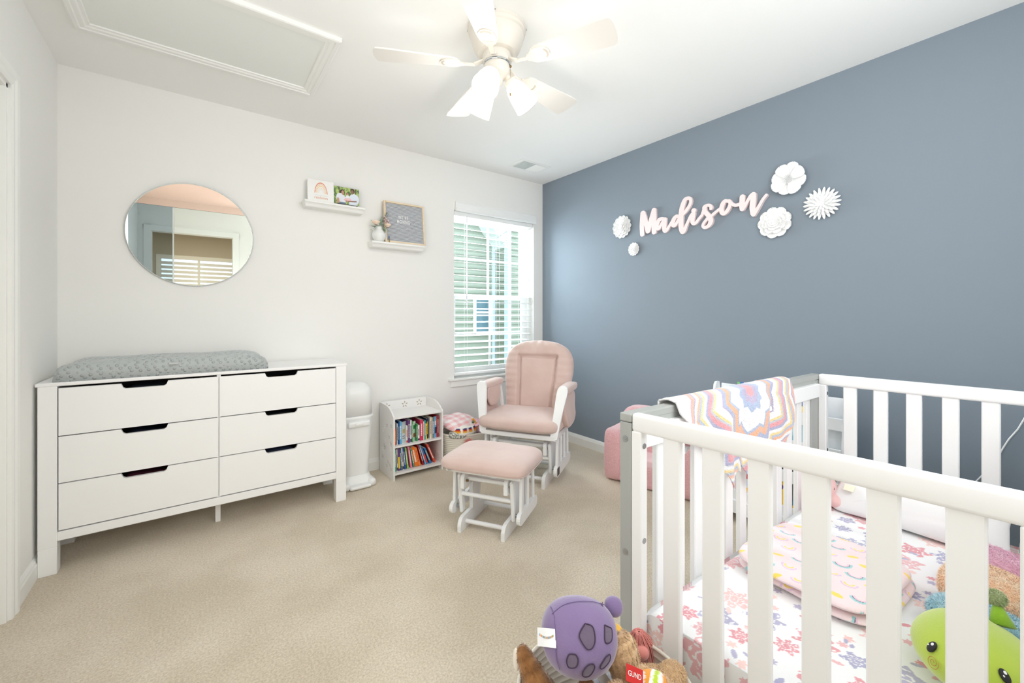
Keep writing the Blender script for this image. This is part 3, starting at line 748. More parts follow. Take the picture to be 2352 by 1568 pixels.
# ------------------------------------------------------------------ small bookcase with flower cut-outs
BX0, BX1, BF, BB = 1.078, 1.462, 2.803, 3.078
bw = (BX1-BX0)/2
t = thing('bookcase', 'low white two-shelf bookcase with cut-out flowers under the window side', 'bookcase', ((BX0+BX1)/2, BF, 0))
dp = BB-BF
m_bc = mat('bookcase_white', srgb(240,238,236), 0.5, bump=(40,.03,.001))
def side_poly():
    # (y,z): front edge up to .445, curved down from back top .548
    P = [(0,0),(0,0.437)]
    P += [(0.004,0.444),(0.012,0.449),(0.020,0.452),(0.024,0.458),(0.034,0.466),(0.050,0.475),(0.062,0.479),(0.070,0.486),(0.09,0.493),(0.12,0.499),(0.16,0.502),(dp,0.503),(dp,0)]
    return P
def star_cuts(bm, o, plane, r, seed=0): pass
for s in (-1, 1):
    bm = BM(); x0, x1 = (-bw, -bw+0.012) if s < 0 else (bw-0.012, bw)
    prism(bm, side_poly(), x0, x1, M_YZ)
    sp = part('side_panel', bm, m_bc, t)
    # small punched flowers: five dark petals with pale rims, inlaid
    rd = random.Random(7)
    for kind, m, cnt, R0 in (('petal_hole', mat('cut_shadow', srgb(196,194,192), .9, bump=(50,.1,.001)), 13, .017), ('petal_outline', mat('flower_pale', srgb(252,252,252), .4, bump=(50,.02,.001)), 8, .021)):
        bm = BM()
        for k in range(cnt):
            y = rd.uniform(.03, dp-.03); z = rd.uniform(.05, .43); rot = rd.uniform(0, 1.2)
            for i in range(5):
                a = rot+2*PI*i/5; c = Vector((0, y+R0*.55*math.cos(a), z+R0*.55*math.sin(a)))
                pts = []
                for q in range(8):
                    b_ = 2*PI*q/8; u = R0*.33*math.cos(b_); v = R0*.15*math.sin(b_)
                    pts.append((c.y+u*math.cos(a)-v*math.sin(a), c.z+u*math.sin(a)+v*math.cos(a)))
                xo = x0-0.0006 if s < 0 else x0-0.0006
                prism(bm, pts, xo, xo+0.001, M_YZ)
        part(kind, bm, m, sp)
bm = BM(); box(bm, -bw+.012, bw-.012, dp-.010, dp, 0.02, 0.503, .001); bp_ = part('back_panel', bm, m_bc, t)
bm = BM()
for cx_ in (-0.14, 0.0, 0.12):
    for i in range(5):
        a = PI/2+2*PI*i/5; c = (cx_+.017*math.cos(a), .466+.017*math.sin(a)); pts = []
        for q in range(8):
            b_ = 2*PI*q/8; u = .0085*math.cos(b_); v = .0036*math.sin(b_); pts.append((c[0]+u*math.cos(a)-v*math.sin(a), c[1]+u*math.sin(a)+v*math.cos(a)))
        prism(bm, pts, -(dp-.0104), -(dp-.0095), M_XZ)
part('petal_hole', bm, mat('hole_tan', srgb(172,160,140), .9, bump=(50,.1,.001)), bp_)
for z in (0.035, 0.225, 0.425):
    bm = BM(); box(bm, -bw+.012, bw-.012, 0.002, dp-.01, z, z+.012, .001); part('shelf', bm, m_bc, t)

# ------------------------------------------------------------------ books
m_page = mat('book_pages', srgb(238,232,218), 0.9, bump=(300,.3,.0005))
m_spinew = mat('spine_print_white', srgb(246,246,242), 0.7, bump=(50,.05,.0005)); m_spined = mat('spine_print_dark', srgb(40,44,60), 0.7, bump=(50,.05,.0005))
m_spiney = mat('spine_print_yellow', srgb(248,208,64), 0.7, bump=(50,.05,.0005)); m_spiner = mat('spine_print_red', srgb(214,66,50), 0.7, bump=(50,.05,.0005))
def book(name, label, w, h, d, col, loc, lean, group, deco):
    """spine faces -y; book stands on z=0, thickness along x, lean about its lower edge"""
    t = thing(name, label, 'book', loc, (0, math.radians(lean), 0), group)
    m = mat('cover_%02x%02x%02x' % col, srgb(*col), 0.45, bump=(60,.05,.0005))
    bm = BM(); c = 0.0014
    box(bm, -w/2, -w/2+c, 0, d, 0, h, .0004); box(bm, w/2-c, w/2, 0, d, 0, h, .0004); box(bm, -w/2+c*.5, w/2-c*.5, 0, c, 0, h, .0004)
    part('cover', bm, m, t)
    bm = BM(); box(bm, -w/2+c, w/2-c, c, d-.003, .002, h-.002); part('pages', bm, m_page, t)
    kind, mm = deco
    bm = BM(); x = w*0.30
    if kind == 'title':
        rd = random.Random(int(w*1e5)+int(h*1e4)); z = h*.22
        while z < h*.82:
            l = rd.uniform(.003,.008); box(bm, -x*.7, x*.7, -.0004, .0002, z, z+l); z += l+.0025
    elif kind == 'block': box(bm, -w/2+c*.5, w/2-c*.5, -.0004, .0002, .004, h*.16); box(bm, -x*.6, x*.6, -.0004, .0002, h*.35, h*.75)
    elif kind == 'half': box(bm, -w/2+c*.5, w/2-c*.5, -.0004, .0002, h*.1, h*.62)
    part('spine_print', bm, mm, t)
    return t
W_, D_, Y_, R2 = m_spinew, m_spined, m_spiney, m_spiner
# (x offset of spine centre in the case, width, height, colour, lean deg, title, words)
UP = [
 (.013,.013,.115,(232,92,30),0,('title',Y_),'small orange-red'), (.030,.008,.150,(206,216,224),0,('title',D_),'thin pale grey'),(.041,.006,.158,(28,72,140),0,('title',W_),'thin navy blue'),
 (.055,.016,.160,(96,172,216),0,('title',W_),'sky blue'), (.100,.010,.125,(232,234,226),0,('block',R2),'white book with a red foot,'),
 (.115,.014,.160,(112,62,128),0,('title',W_),'purple'), (.130,.011,.160,(225,228,232),0,('block',D_),'white and black'),(.143,.008,.150,(84,168,92),0,('title',W_),'narrow leaf green'),
 (.176,.010,.128,(44,140,76),0,('title',W_),'dark green'), (.190,.013,.115,(240,238,232),0,('block',D_),'short white'),
 (.212,.024,.150,(212,52,96),0,('title',W_),'thick raspberry pink'), (.230,.008,.135,(236,214,204),0,('title',R2),'slim blush'),(.240,.009,.142,(40,160,150),0,('title',W_),'teal'),
 (.250,.009,.115,(246,212,44),0,('title',D_),'bright yellow'), (.2665,.018,.148,(44,52,88),0,('title',Y_),'thick midnight blue'),
 (.287,.009,.158,(236,236,230),0,('title',D_),'tall off-white'), (.298,.008,.156,(236,160,40),0,('title',W_),'amber'), (.309,.011,.150,(40,140,205),0,('title',W_),'ocean blue'),
 (.345,.009,.160,(204,32,44),0,('title',W_),'scarlet'),
]
x_in = BX0+0.012
for k, (x, w, h, col, lean, deco, wd_) in enumerate(UP):
    dd = 0.15 if k not in (17,) else .14
    yoff = 0.035 if k < 4 else (0.05 if k in (14,) else 0.03)
    book('book', '%s upright on the bookcase upper shelf' % (wd_+' book' if 'book' not in wd_ else wd_.rstrip(',')), w, h, dd, col, (x_in+x, BF+yoff, 0.2373), lean, 'books on the bookcase upper shelf', deco)
# wider faces showing: pale cover, white-green cover, blue picture cover
def facing(label, w, h, rotz, col, loc, dots, group):
    t = thing('book', label, 'book', loc, rotz, group)
    bm = BM(); box(bm, 0, w, 0, .010, 0, h, .0008); part('cover', bm, mat('cover_%02x%02x%02x' % col, srgb(*col), .45, bump=(60,.05,.0005)), t)
    for (x, z, a, b_, c) in dots:
        bm = BM(); box(bm, x*w, (x+a)*w, -.0005, .0003, z*h, (z+b_)*h); part('cover_picture', bm, mat('pic_%02x%02x%02x' % c, srgb(*c), .6, bump=(60,.05,.0005)), t)
facing('pale grey story book with its cover turned out on the upper shelf', .055, .150, math.radians(28), (212,220,224), (x_in+.066, BF+.045, .2373), [(.15,.2,.5,.03,(90,100,120)),(.15,.3,.6,.03,(90,100,120)),(.2,.45,.5,.2,(200,180,120))], 'books on the bookcase upper shelf')
facing('white book with green and red squares on its cover', .036, .142, math.radians(32), (236,238,234), (x_in+.1475, BF+.04, .2373), [(.2,.62,.6,.2,(60,150,90)),(.2,.2,.6,.2,(200,80,70))], 'books on the bookcase upper shelf')
facing('light blue picture book angled outward beside the scarlet one', .034, .156, math.radians(28), (130,185,220), (x_in+.3145, BF+.03, .2373), [(.1,.2,.7,.3,(40,70,100)),(.2,.6,.5,.2,(240,240,230)),(.6,.75,.2,.1,(250,210,70))], 'books on the bookcase upper shelf')
LO = [
 (.010,.010,.160,(58,160,140),0,('title',D_),'sea green'),(.021,.007,.155,(96,190,160),0,('title',W_),'slim mint'),(.031,.008,.155,(238,230,222),2,('block',D_),'white book with a black foot,'),
 (.043,.014,.158,(116,66,136),3,('half',Y_),'purple and yellow'),(.057,.009,.150,(60,120,160),4,('title',W_),'steel blue'),(.067,.010,.158,(230,222,214),5,('block',D_),'cream and black'),
 (.080,.013,.158,(44,84,160),6,('title',W_),'cobalt blue'),(.096,.012,.155,(150,196,100),7,('title',W_),'lime green'),(.118,.014,.158,(238,128,160),9,('title',W_),'bubblegum pink'),
 (.135,.010,.148,(90,160,130),11,('title',W_),'moss green'),(.150,.026,.152,(238,120,30),13,('title',W_),'thick bright orange'),(.1735,.017,.140,(240,134,60),14,('title',R2),'lighter orange'),
 (.193,.009,.160,(176,34,40),16,('title',W_),'deep red'),(.206,.010,.158,(110,170,212),18,('title',W_),'pale sky'),(.224,.014,.130,(80,110,160),20,('half',R2),'slate blue illustrated'),
 (.246,.014,.130,(34,120,190),22,('title',Y_),'strong blue with yellow lettering,'),(.266,.015,.160,(220,78,54),24,('title',W_),'vermilion'),
]
for k, (x, w, h, col, lean, deco, wd_) in enumerate(LO):
    # leaning left: foot further right than the top
    ft = math.radians(lean); 
    book('book', '%s leaning on the bookcase lower shelf' % (wd_.rstrip(',')+' book' if 'book' not in wd_ else wd_.rstrip(',')) if lean else '%s upright at the left of the lower shelf' % (wd_+' book'), w, h, .15, col,
         (x_in+x+math.sin(ft)*h*0.95, BF+.045, .0472+w/2*math.sin(ft)), -lean, 'books on the bookcase lower shelf', deco)

# ------------------------------------------------------------------ rope basket with folded clothes
m_rope = mat('cotton_rope', srgb(232,226,214), 0.95, bump=(350,.4,.001))
def rope_basket(label, loc, rx, ry, h, flare=0.06, coils=17, m=m_rope):
    t = thing('rope_basket', label, 'basket', loc)
    bm = BM(); prof = []
    dz = h/coils
    for k in range(coils):
        f = 1-flare*(1-k/coils)
        for a in (-.9, -.45, 0, .45, .9):
            prof.append((f+0.012*math.cos(a*1.6)-0.012, dz*(k+.5)+dz*.5*math.sin(a*1.45)))
    pr = [(r, z) for r, z in prof]; inner = [(r-0.05, z) for r, z in pr[::-1]]
    full = [(0.0,0.0)]+[(pr[0][0]-.02,0.0)]+pr+[(pr[-1][0]-.025, h+.004)]+inner+[(0.0,.012)]
    lathe(bm, full, 56, None, rx, ry)
    part('body', bm, m, t, True)
    return t
BK = (1.703, 2.875, 0)
t = rope_basket('cream coiled rope laundry basket beside the bookcase', BK, 0.215, 0.17, 0.245)
m_tassel = mat('coral_yarn', srgb(232,148,140), 0.95, sheen=0.5, bump=(200,.5,.001))
def yarn_pom(bm, c, r, n, seed, L=None):
    rd = random.Random(seed); c = Vector(c)
    for i in range(n):
        d = Vector((rd.gauss(0,1), rd.gauss(0,1), rd.gauss(0,1))).normalized(); l = r*rd.uniform(.75,1.1); s = d.orthogonal().normalized()*r*.035
        p = d*r*.2; e = d*l+Vector((0,0,-.1*r)); q = s.cross(d).normalized()*s.length
        a = [bm.verts.new(c+p+k) for k in (s, q-s*.5, -q-s*.5)]; b_ = [bm.verts.new(c+e+k*.6) for k in (s, q-s*.5, -q-s*.5)]
        for k in range(3): bm.faces.new((a[k], a[(k+1)%3], b_[(k+1)%3], b_[k]))
        bm.faces.new(b_)
    bmesh.ops.create_icosphere(bm, subdivisions=2, radius=r*.55, matrix=Matrix.Translation(c))
bm = BM(); yarn_pom(bm, (-0.085, -0.185, 0.195), 0.040, 420, 2); part('pompom', bm, m_tassel, t, False, 'coral yarn pompom')

def gingham(co):
    u = co[:,0]*1.0+co[:,1]*.35; v = co[:,1]*.9-co[:,0]*.25+co[:,2]*1.2; s = 0.034
    a = (np.floor(u/s) % 2); b_ = (np.floor(v/s) % 2); k = (a+b_)[:,None]/2
    return np.array(srgb(252,246,246))*(1-k)+np.array(srgb(244,186,192))*k
t = thing('gingham_blanket', 'pink and white gingham blanket folded on top of the laundry basket', 'blanket', (BK[0]-.070, BK[1]+.005, 0.318))
bm = BM(); superell(bm, (0,0,0), (.135,.125,.040), .75, .55, 90, 60, fn=lambda v: v+Vector((0,0,.05*v.x-.10*v.x*abs(v.x)*5+.25*v.y*(1 if v.y<0 else .3)+.014*fnoise(v,9,3)+.004*math.sin(v.x*60))))
o = part('folded_cloth', bm, mat('gingham', (1,1,1), .95, attr='col', bump=(500,.3,.001), sheen=.3), t, True); paint(o, gingham)
t = thing('knit_sweater', 'white knitted sweater with orange and navy band spilling from the basket', 'sweater', (BK[0]-.070, BK[1]-.085, 0.268))
def sweater(co):
    z = co[:,2]; c = np.tile(np.array(srgb(250,248,242)), (len(z),1)); x = co[:,0]
    blk = (np.mod(x*42, 2) < 1.35)
    for z0, z1, col in ((.022,.030,srgb(40,60,120)),(.014,.022,srgb(190,50,40)),(.006,.014,srgb(240,150,50)),(-.002,.006,srgb(250,190,60))):
        m = (z > z0) & (z < z1) & blk; c[m] = col
    c[z < -.022] = srgb(246,178,40)
    return c
bm = BM(); superell(bm, (0,0,0), (.095,.075,.042), .7, .8, 70, 60, fn=lambda v: v+Vector((0,.0,-.18*v.x*v.x*10*.2+.006*fnoise(v,18,5)))); o = part('knit_body', bm, mat('knit', (1,1,1), .95, attr='col', bump=(260,.6,.002)), t, True); paint(o, sweater)
bm = BM(); tube(bm, [(.045,.03,.03),(.075,.03,.055),(.095,.02,.062),(.10,-.01,.035),(.085,-.03,.0)], .012, 10); tube(bm, [(.08,.04,.05),(.115,.03,.05),(.12,.0,.03)], .010, 10); part('cuff', bm, mat('mustard_knit', srgb(238,160,40), .95, bump=(260,.6,.002)), t, True)
t = thing('knit_dress', 'pale pink ribbed knit garment hanging over the basket\'s right rim', 'garment', (BK[0]+.085, BK[1]-.045, 0.265))
bm = BM(); superell(bm, (0,0,0), (.075,.085,.055), .8, .9, 80, 50, fn=lambda v: v*(1+.035*math.sin(math.atan2(v.y,v.x)*40))+Vector((0,0,.012*fnoise(v,16,8)))); part('ribbed_body', bm, mat('pink_rib', srgb(246,200,218), .95, bump=(300,.4,.001)), t, True)
bm = BM(); grid_surface(bm, 60, 6, lambda u, v: Vector((math.cos(u*5+3.6)*(.075+.03*v), math.sin(u*5+3.6)*(.075+.03*v), .045-.012*v+.008*math.sin(u*60)*v))); part('ruffle', bm, mat('pink_rib', srgb(246,200,218), .95), t, True)
t = thing('dark_shirt', 'dark green patterned shirt tucked beneath the gingham blanket', 'shirt', (BK[0]-.035, BK[1]-.055, 0.300))
bm = BM(); superell(bm, (0,0,0), (.085,.055,.022), .7, .9, 40, 20, fn=lambda v: v+Vector((0,0,.16*v.x+.006*fnoise(v,20,2)))); part('folded_cloth', bm, mat('camo_print', srgb(60,74,60), .95, noise_var=(60,.06,srgb(150,160,120))), t, True)
t = thing('print_onesie', 'grey and white printed cloth at the front of the laundry basket', 'clothing', (BK[0]-.08, BK[1]-.085, 0.245))
bm = BM(); superell(bm, (0,0,0), (.115,.07,.03), .7, .9, 40, 20, fn=lambda v: v+Vector((0,0,.008*fnoise(v,20,6)))); part('folded_cloth', bm, mat('grey_print', srgb(232,228,220), .95, noise_var=(90,.05,srgb(120,130,126))), t, True)
# ------------------------------------------------------------------ glider rocker and its gliding ottoman
m_blush = mat('blush_microsuede', srgb(222,198,191), 0.9, sheen=0.4, noise_var=(7,0.30,srgb(210,183,174)))
b = m_blush.node_tree.nodes['Principled BSDF']
n_ = m_blush.node_tree.nodes.new('ShaderNodeTexNoise'); n_.inputs['Scale'].default_value = 26; bp = m_blush.node_tree.nodes.new('ShaderNodeBump'); bp.inputs['Strength'].default_value = .25; bp.inputs['Distance'].default_value = .006
tc = m_blush.node_tree.nodes.new('ShaderNodeTexCoord'); m_blush.node_tree.links.new(tc.outputs['Object'], n_.inputs['Vector']); m_blush.node_tree.links.new(n_.outputs['Fac'], bp.inputs['Height']); m_blush.node_tree.links.new(bp.outputs['Normal'], b.inputs['Normal'])
m_gl = mat('glider_white_paint', srgb(245,246,247), 0.4, bump=(40,.03,.001))
GROT = math.radians(-58)

def runner_poly(q0, q1, z0, z1, r):     # board seen from the side, rounded upper/outer ends
    P = [(q0, z0)]
    n = 6
    for i in range(n+1): a = PI-PI/2*i/n; P.append((q0+r+r*math.cos(a), z1-r+r*math.sin(a)))
    for i in range(n+1): a = PI/2-PI/2*i/n; P.append((q1-r+r*math.cos(a), z1-r+r*math.sin(a)))
    P.append((q1, z0)); return P
def round_bar_poly(q0, q1, zc, h):
    P = []; r = h/2
    for i in range(9): a = PI/2+PI*i/8; P.append((q0+r+r*math.cos(a), zc+r*math.sin(a)))
    for i in range(9): a = -PI/2+PI*i/8; P.append((q1-r+r*math.cos(a), zc+r*math.sin(a)))
    return P
def glider_base(t, pf, pl, ps, q0, q1, ztop, zfr, s=1.0, nsp=3, pivot_dz=0.0, foot0=None, side0=None, side1=None):
    """pf: half spacing of feet; pl: links; ps: side boards; q0..q1: depth span; ztop: pivot height; zfr: underside of the seat frame"""
    th = 0.020*s; qm = (q0+q1)/2
    foot0 = q0 if foot0 is None else foot0; side0 = q0 if side0 is None else side0; side1 = q1 if side1 is None else side1
    for sg in (-1, 1):
        c = sg*pf
        bm = BM(); prism(bm, runner_poly(foot0, q1, 0.0, 0.075*s, 0.045*s), c-th/2, c+th/2, M_YZ)
        ft = part('foot', bm, m_gl, t)
        bm = BM(); box(bm, c-th*.5-.001, c+th*.5+.001, qm-0.045*s, qm+0.045*s, 0.05*s, ztop+0.01, .003); part('post', bm, m_gl, t)
        bm = BM(); prism(bm, runner_poly(q0+0.015, q1-0.015, ztop-0.045*s, ztop+0.03*s, 0.03*s), c-th/2+sg*0.0, c+th/2, M_YZ); part('upper_arm', bm, m_gl, t)
        for qe in (q0+0.045*s, q1-0.045*s):
            # hanging link
            lx = sg*pl; w = 0.045*s
            q_low = qe + (0.045 if qe < qm else -0.045)*s*0.6
            bm = BM(); bar(bm, (lx, qe, ztop+0.025*s), (lx, q_low, side_z(s)-0.028*s), th, w, up=(0,1,0), bev=.008*s)
            lk = part('hanger_link', bm, m_gl, t)
            bm = BM(); cyl(bm, (min(c,lx,key=abs)-sg*0.022, qe, ztop-0.01), (lx+sg*0.0, qe, ztop-0.01), 0.0065*s, seg=10)
            part('bolt', bm, M_BRASS, lk)
            bm = BM(); cyl(bm, (lx, q_low, side_z(s)), (sg*ps, q_low, side_z(s)), 0.009*s, seg=10); part('bearing', bm, M_STEEL, lk)
        bm = BM(); prism(bm, round_bar_poly(side0, side1, side_z(s), 0.062*s), sg*ps-th/2, sg*ps+th/2, M_YZ); sb = part('side_board', bm, m_gl, t)
        for k in range(nsp):
            q = side0+0.05*s+(side1-side0-0.10*s)*k/(nsp-1); qt = q*0.9+qm*0.1
            bm = BM()
            if k == 0 : bar(bm, (sg*ps, q, side_z(s)), (sg*ps, qt-0.0, zfr+.004), 0.034*s, 0.016*s, up=(1,0,0), bev=.003)
            else: bar(bm, (sg*ps, q, side_z(s)), (sg*ps, qt, zfr+.004), 0.020*s, 0.018*s, up=(1,0,0), bev=.006)
            part('spindle', bm, m_gl, t)
    for (p, q, z) in ((pf, q0+0.045*s, 0.036*s), (pf, q1-0.05*s, 0.036*s), (pf, q0+0.07*s, ztop-.005), (pf, q1-0.07*s, ztop-.005)):
        bm = BM(); cyl(bm, (-p, q, z), (p, q, z), 0.0115*s, seg=14); part('crossbar', bm, m_gl, t, 'auto')
    for q in (q0+0.055*s, q1-0.055*s):
        bm = BM(); cyl(bm, (-pl, q, 0.60*ztop+0.4*side_z(s)-.02), (pl, q, 0.60*ztop+0.4*side_z(s)-.02), 0.0115*s, seg=14); part('crossbar', bm, m_gl, t, 'auto')
def side_z(s): return 0.098*s

# ottoman --------------------------------------------------
OT = thing('ottoman', 'blush cushioned gliding ottoman with white frame in front of the rocker', 'footstool', (1.325, 1.925, 0), GROT)
glider_base(OT, 0.125, 0.152, 0.195, -0.165, 0.165, 0.265, 0.322, 1.0, 3, foot0=-0.185, side0=-0.150, side1=0.145)
bm = BM(); 
for q in (-0.15, 0.15): box(bm, -0.205, 0.205, q-.02, q+.02, 0.312, 0.332, .002)
for p in (-0.195, 0.195): box(bm, p-.018, p+.018, -0.17, 0.17, 0.3125, 0.3325, .002)
part('seat_frame', bm, m_gl, OT)
bm = BM()
def cush(v):
    k = max(0, v.z); e = max(abs(v.x)/.235, abs(v.y)/.195)
    v = v.copy(); v.z = v.z*(1.0 if v.z > 0 else .35); return v+Vector((0,0,.004*fnoise(v,9,2)))
superell(bm, (-.006, -.008, 0.346), (0.250, 0.200, 0.060), 0.62, 0.32, 64, 28, fn=cush)
part('cushion', bm, m_blush, OT, True)
bm = BM(); tube(bm, [(0.245*math.copysign(abs(math.cos(a))**.34, math.cos(a)), -.008+0.195*math.copysign(abs(math.sin(a))**.34, math.sin(a)), 0.337) for a in np.linspace(0, 2*PI, 72, endpoint=False)], .003, 5, True)
part('seam', bm, m_blush, OT, True)

# rocker --------------------------------------------------
FX, FY = 1.735, 2.245
GC = thing('glider_chair', 'blush cushioned white glider rocking chair in the corner beside the window', 'rocking chair', (FX, FY, 0), GROT)
glider_base(GC, 0.185, 0.212, 0.262, 0.005, 0.42, 0.262, 0.318, 1.12, 4, foot0=-0.015, side0=0.0, side1=0.40)
bm = BM()
box(bm, -0.270, 0.270, -0.012, 0.020, 0.322, 0.352, .003); box(bm, -0.265, 0.265, 0.40, 0.43, 0.315, 0.351, .003)
for p in (-0.255, 0.255): box(bm, p-.014, p+.014, 0.0, 0.43, 0.318, 0.353, .003)
for q in (.1,.2,.3): box(bm, -0.25, 0.25, q-.02, q+.02, 0.330, 0.345, .002)
part('seat_frame', bm, m_gl, GC)
bm = BM()
def seatc(v):
    v = v.copy(); return v+Vector((0, -.012*(1-(v.x/.29)**2), .006*fnoise(v,8,4)))
superell(bm, (-0.005, 0.20, 0.408), (0.298, 0.245, 0.056), 0.60, 0.30, 64, 26, fn=seatc)
part('seat_cushion', bm, m_blush, GC, True)
# arms: slanted front board, padded armrest, hanging pocket
for sg in (-1, 1):
    x = sg*0.285
    bm = BM(); 
    P = [(0.030,0.335),(0.085,0.335),(0.085,0.48),(0.050,0.640),(0.036,0.665),(0.010,0.676),(-0.020,0.668),(-0.034,0.645),(-0.030,0.62),(0.0,0.45)]
    P = [(0.045,0.335),(0.110,0.335),(0.085,0.50),(0.045,0.645),(0.030,0.668),(0.004,0.676),(-0.022,0.668),(-0.034,0.645),(-0.030,0.615),(0.010,0.48)]
    # board faces the front: wide in x, thin in q
    w0, w1 = 0.026, 0.036
    def sec(z, q, w): return [(x-w, q-.011, z), (x+w, q-.011, z), (x+w, q+.011, z), (x-w, q+.011, z)]
    def sec(z, q, w, dx=0): return [(x+sg*dx-w, q-.011, z), (x+sg*dx+w, q-.011, z), (x+sg*dx+w, q+.011, z), (x+sg*dx-w, q+.011, z)]
    secs = [sec(0.335, -0.002, .024, -.030), sec(0.50, 0.030, .029, -.008), sec(0.62, 0.060, .036, .010), sec(0.650, 0.068, .035, .014), sec(0.667, 0.072, .028, .016), sec(0.675, 0.074, .014, .017)]
    R = [[bm.verts.new(p) for p in s_] for s_ in secs]
    for A, B in zip(R, R[1:]):
        for k in range(4): bm.faces.new((A[k], A[(k+1)%4], B[(k+1)%4], B[k]))
    bm.faces.new(R[0][::-1]); bm.faces.new(R[-1])
    part('arm_board', bm, m_gl, GC)
    bm = BM(); superell(bm, (x+sg*.010, 0.235, 0.640), (0.044, 0.165, 0.030), 0.7, 0.5, 32, 16, fn=lambda v: v+Vector((0,0,.003*fnoise(v,20,7)))); ar = part('arm_pad', bm, m_blush, GC, True)
    bm = BM(); box(bm, x+sg*.01-.012, x+sg*.01+.012, 0.10, 0.40, 0.598, 0.620, .004); bar(bm, (x, 0.37, 0.60), (x-sg*.02, 0.41, 0.34), .03, .02, up=(1,0,0)); part('arm_rail', bm, m_gl, GC)
    bm = BM()
    superell(bm, (x+sg*.020, 0.215, 0.50), (0.012, 0.150, 0.125), 0.5, 0.35, 32, 16, fn=lambda v: Vector((v.x*(1+1.2*(1 if v.z<0 else .3)), v.y*(1-.30*(-v.z/.125 if v.z<0 else 0)), v.z))+Vector((.004*fnoise(v,15,5),0,0)))
    part('side_pocket', bm, m_blush, GC, True)
    bm = BM(); superell(bm, (x-sg*.022, 0.20, 0.56), (0.010, 0.115, 0.075), 0.5, 0.4, 28, 14, fn=lambda v: Vector((v.x, v.y*(1-.35*(-v.z/.075 if v.z<0 else 0)), v.z))); part('inner_drape', bm, m_blush, GC, True)
# back cushion: U-shaped bolster around an inner panel
TB = math.radians(14)
Mb = Matrix.Translation((0.0, 0.40, 0.42)) @ Matrix.Rotation(-TB, 4, 'X')
def outline(a, w, h0, h1, e):   # superellipse-like outline, flat bottom
    pass
bm = BM()
NU, NV = 84, 56
HB = 0.545; 
def half_w(v):            # half width against height fraction
    if v < 0.55: return 0.240+0.040*(v/0.55)**1.1
    k = (v-0.55)/0.45; return 0.280*(1-(k**3.2))**(1/2.4) if k < 1 else 0.0
def back_pt(u, v, sgn):
    w = half_w(min(v, .9995)); x = (2*u-1)*w; z = v*HB
    # distance to the outline -> roundness
    ex = 1-abs(2*u-1)**6; ev = min(1, v/0.05+.2)*(1-max(0,(v-0.86)/0.14)**3*.75); th = 0.058*(max(ex,0)**0.5)*ev
    # inner panel groove
    xi = 0.128+0.030*v; zi = 0.415; d = 1e9
    inside = abs(x) < xi and z < zi
    dx = abs(abs(x)-xi) if z < zi+.01 else math.hypot(max(0,abs(x)-xi), z-zi)
    dz = abs(z-zi) if abs(x) < xi+.01 else math.hypot(abs(x)-xi, z-zi)
    d = min(dx, dz)
    g = math.exp(-(d/0.011)**2)*0.030
    if inside: th -= 0.016
    puck = 0.0
    if not inside: puck = 0.0035*math.sin(x*95)*max(0, (v-0.74)/.26)+0.0022*math.sin(z*120)*(1 if abs(x) > xi else 0)
    y = (th-g+puck)*(1 if sgn > 0 else 0.5) if sgn > 0 else -(-th*0.45)
    return Vector((x, -y if sgn > 0 else th*.45, z))
F = [[bm.verts.new(back_pt(i/NU, j/NV, 1)) for i in range(NU+1)] for j in range(NV+1)]
Bk = [[bm.verts.new(back_pt(i/NU, j/NV, -1)) for i in range(NU+1)] for j in range(NV+1)]
for G in (F, Bk):
    for j in range(NV):
        for i in range(NU):
            try: bm.faces.new((G[j][i], G[j][i+1], G[j+1][i+1], G[j+1][i]))
            except Exception: pass
for j in range(NV):
    for i in (0, NU): bm.faces.new((F[j][i], F[j+1][i], Bk[j+1][i], Bk[j][i]))
for i in range(NU): bm.faces.new((F[0][i], F[0][i+1], Bk[0][i+1], Bk[0][i])); 
bmesh.ops.remove_doubles(bm, verts=bm.verts[:], dist=0.0006)
xf(bm, bm.verts[:], Mb)
part('back_cushion', bm, m_blush, GC, True)
bm = BM()
for sg in (-1, 1): bar(bm, (sg*.215, .435, .33), (sg*.225, .56, .84), .032, .022, up=(0,1,0))
bar(bm, (-.225, .553, .83), (.225, .553, .83), .022, .05, up=(0,0,1))
for k in range(5): bar(bm, (-.13+.065*k, .455, .40), (-.13+.065*k, .55, .82), .02, .014, up=(0,1,0))
part('back_frame', bm, m_gl, GC)
bm = BM(); box(bm, 0.2722+.0012, 0.2742+.0012, 0.02, 0.075, 0.085, 0.135, .001); part('label_plate', bm, mat('label_dark', srgb(88,82,80), .6, bump=(300,.3,.0005)), GC)
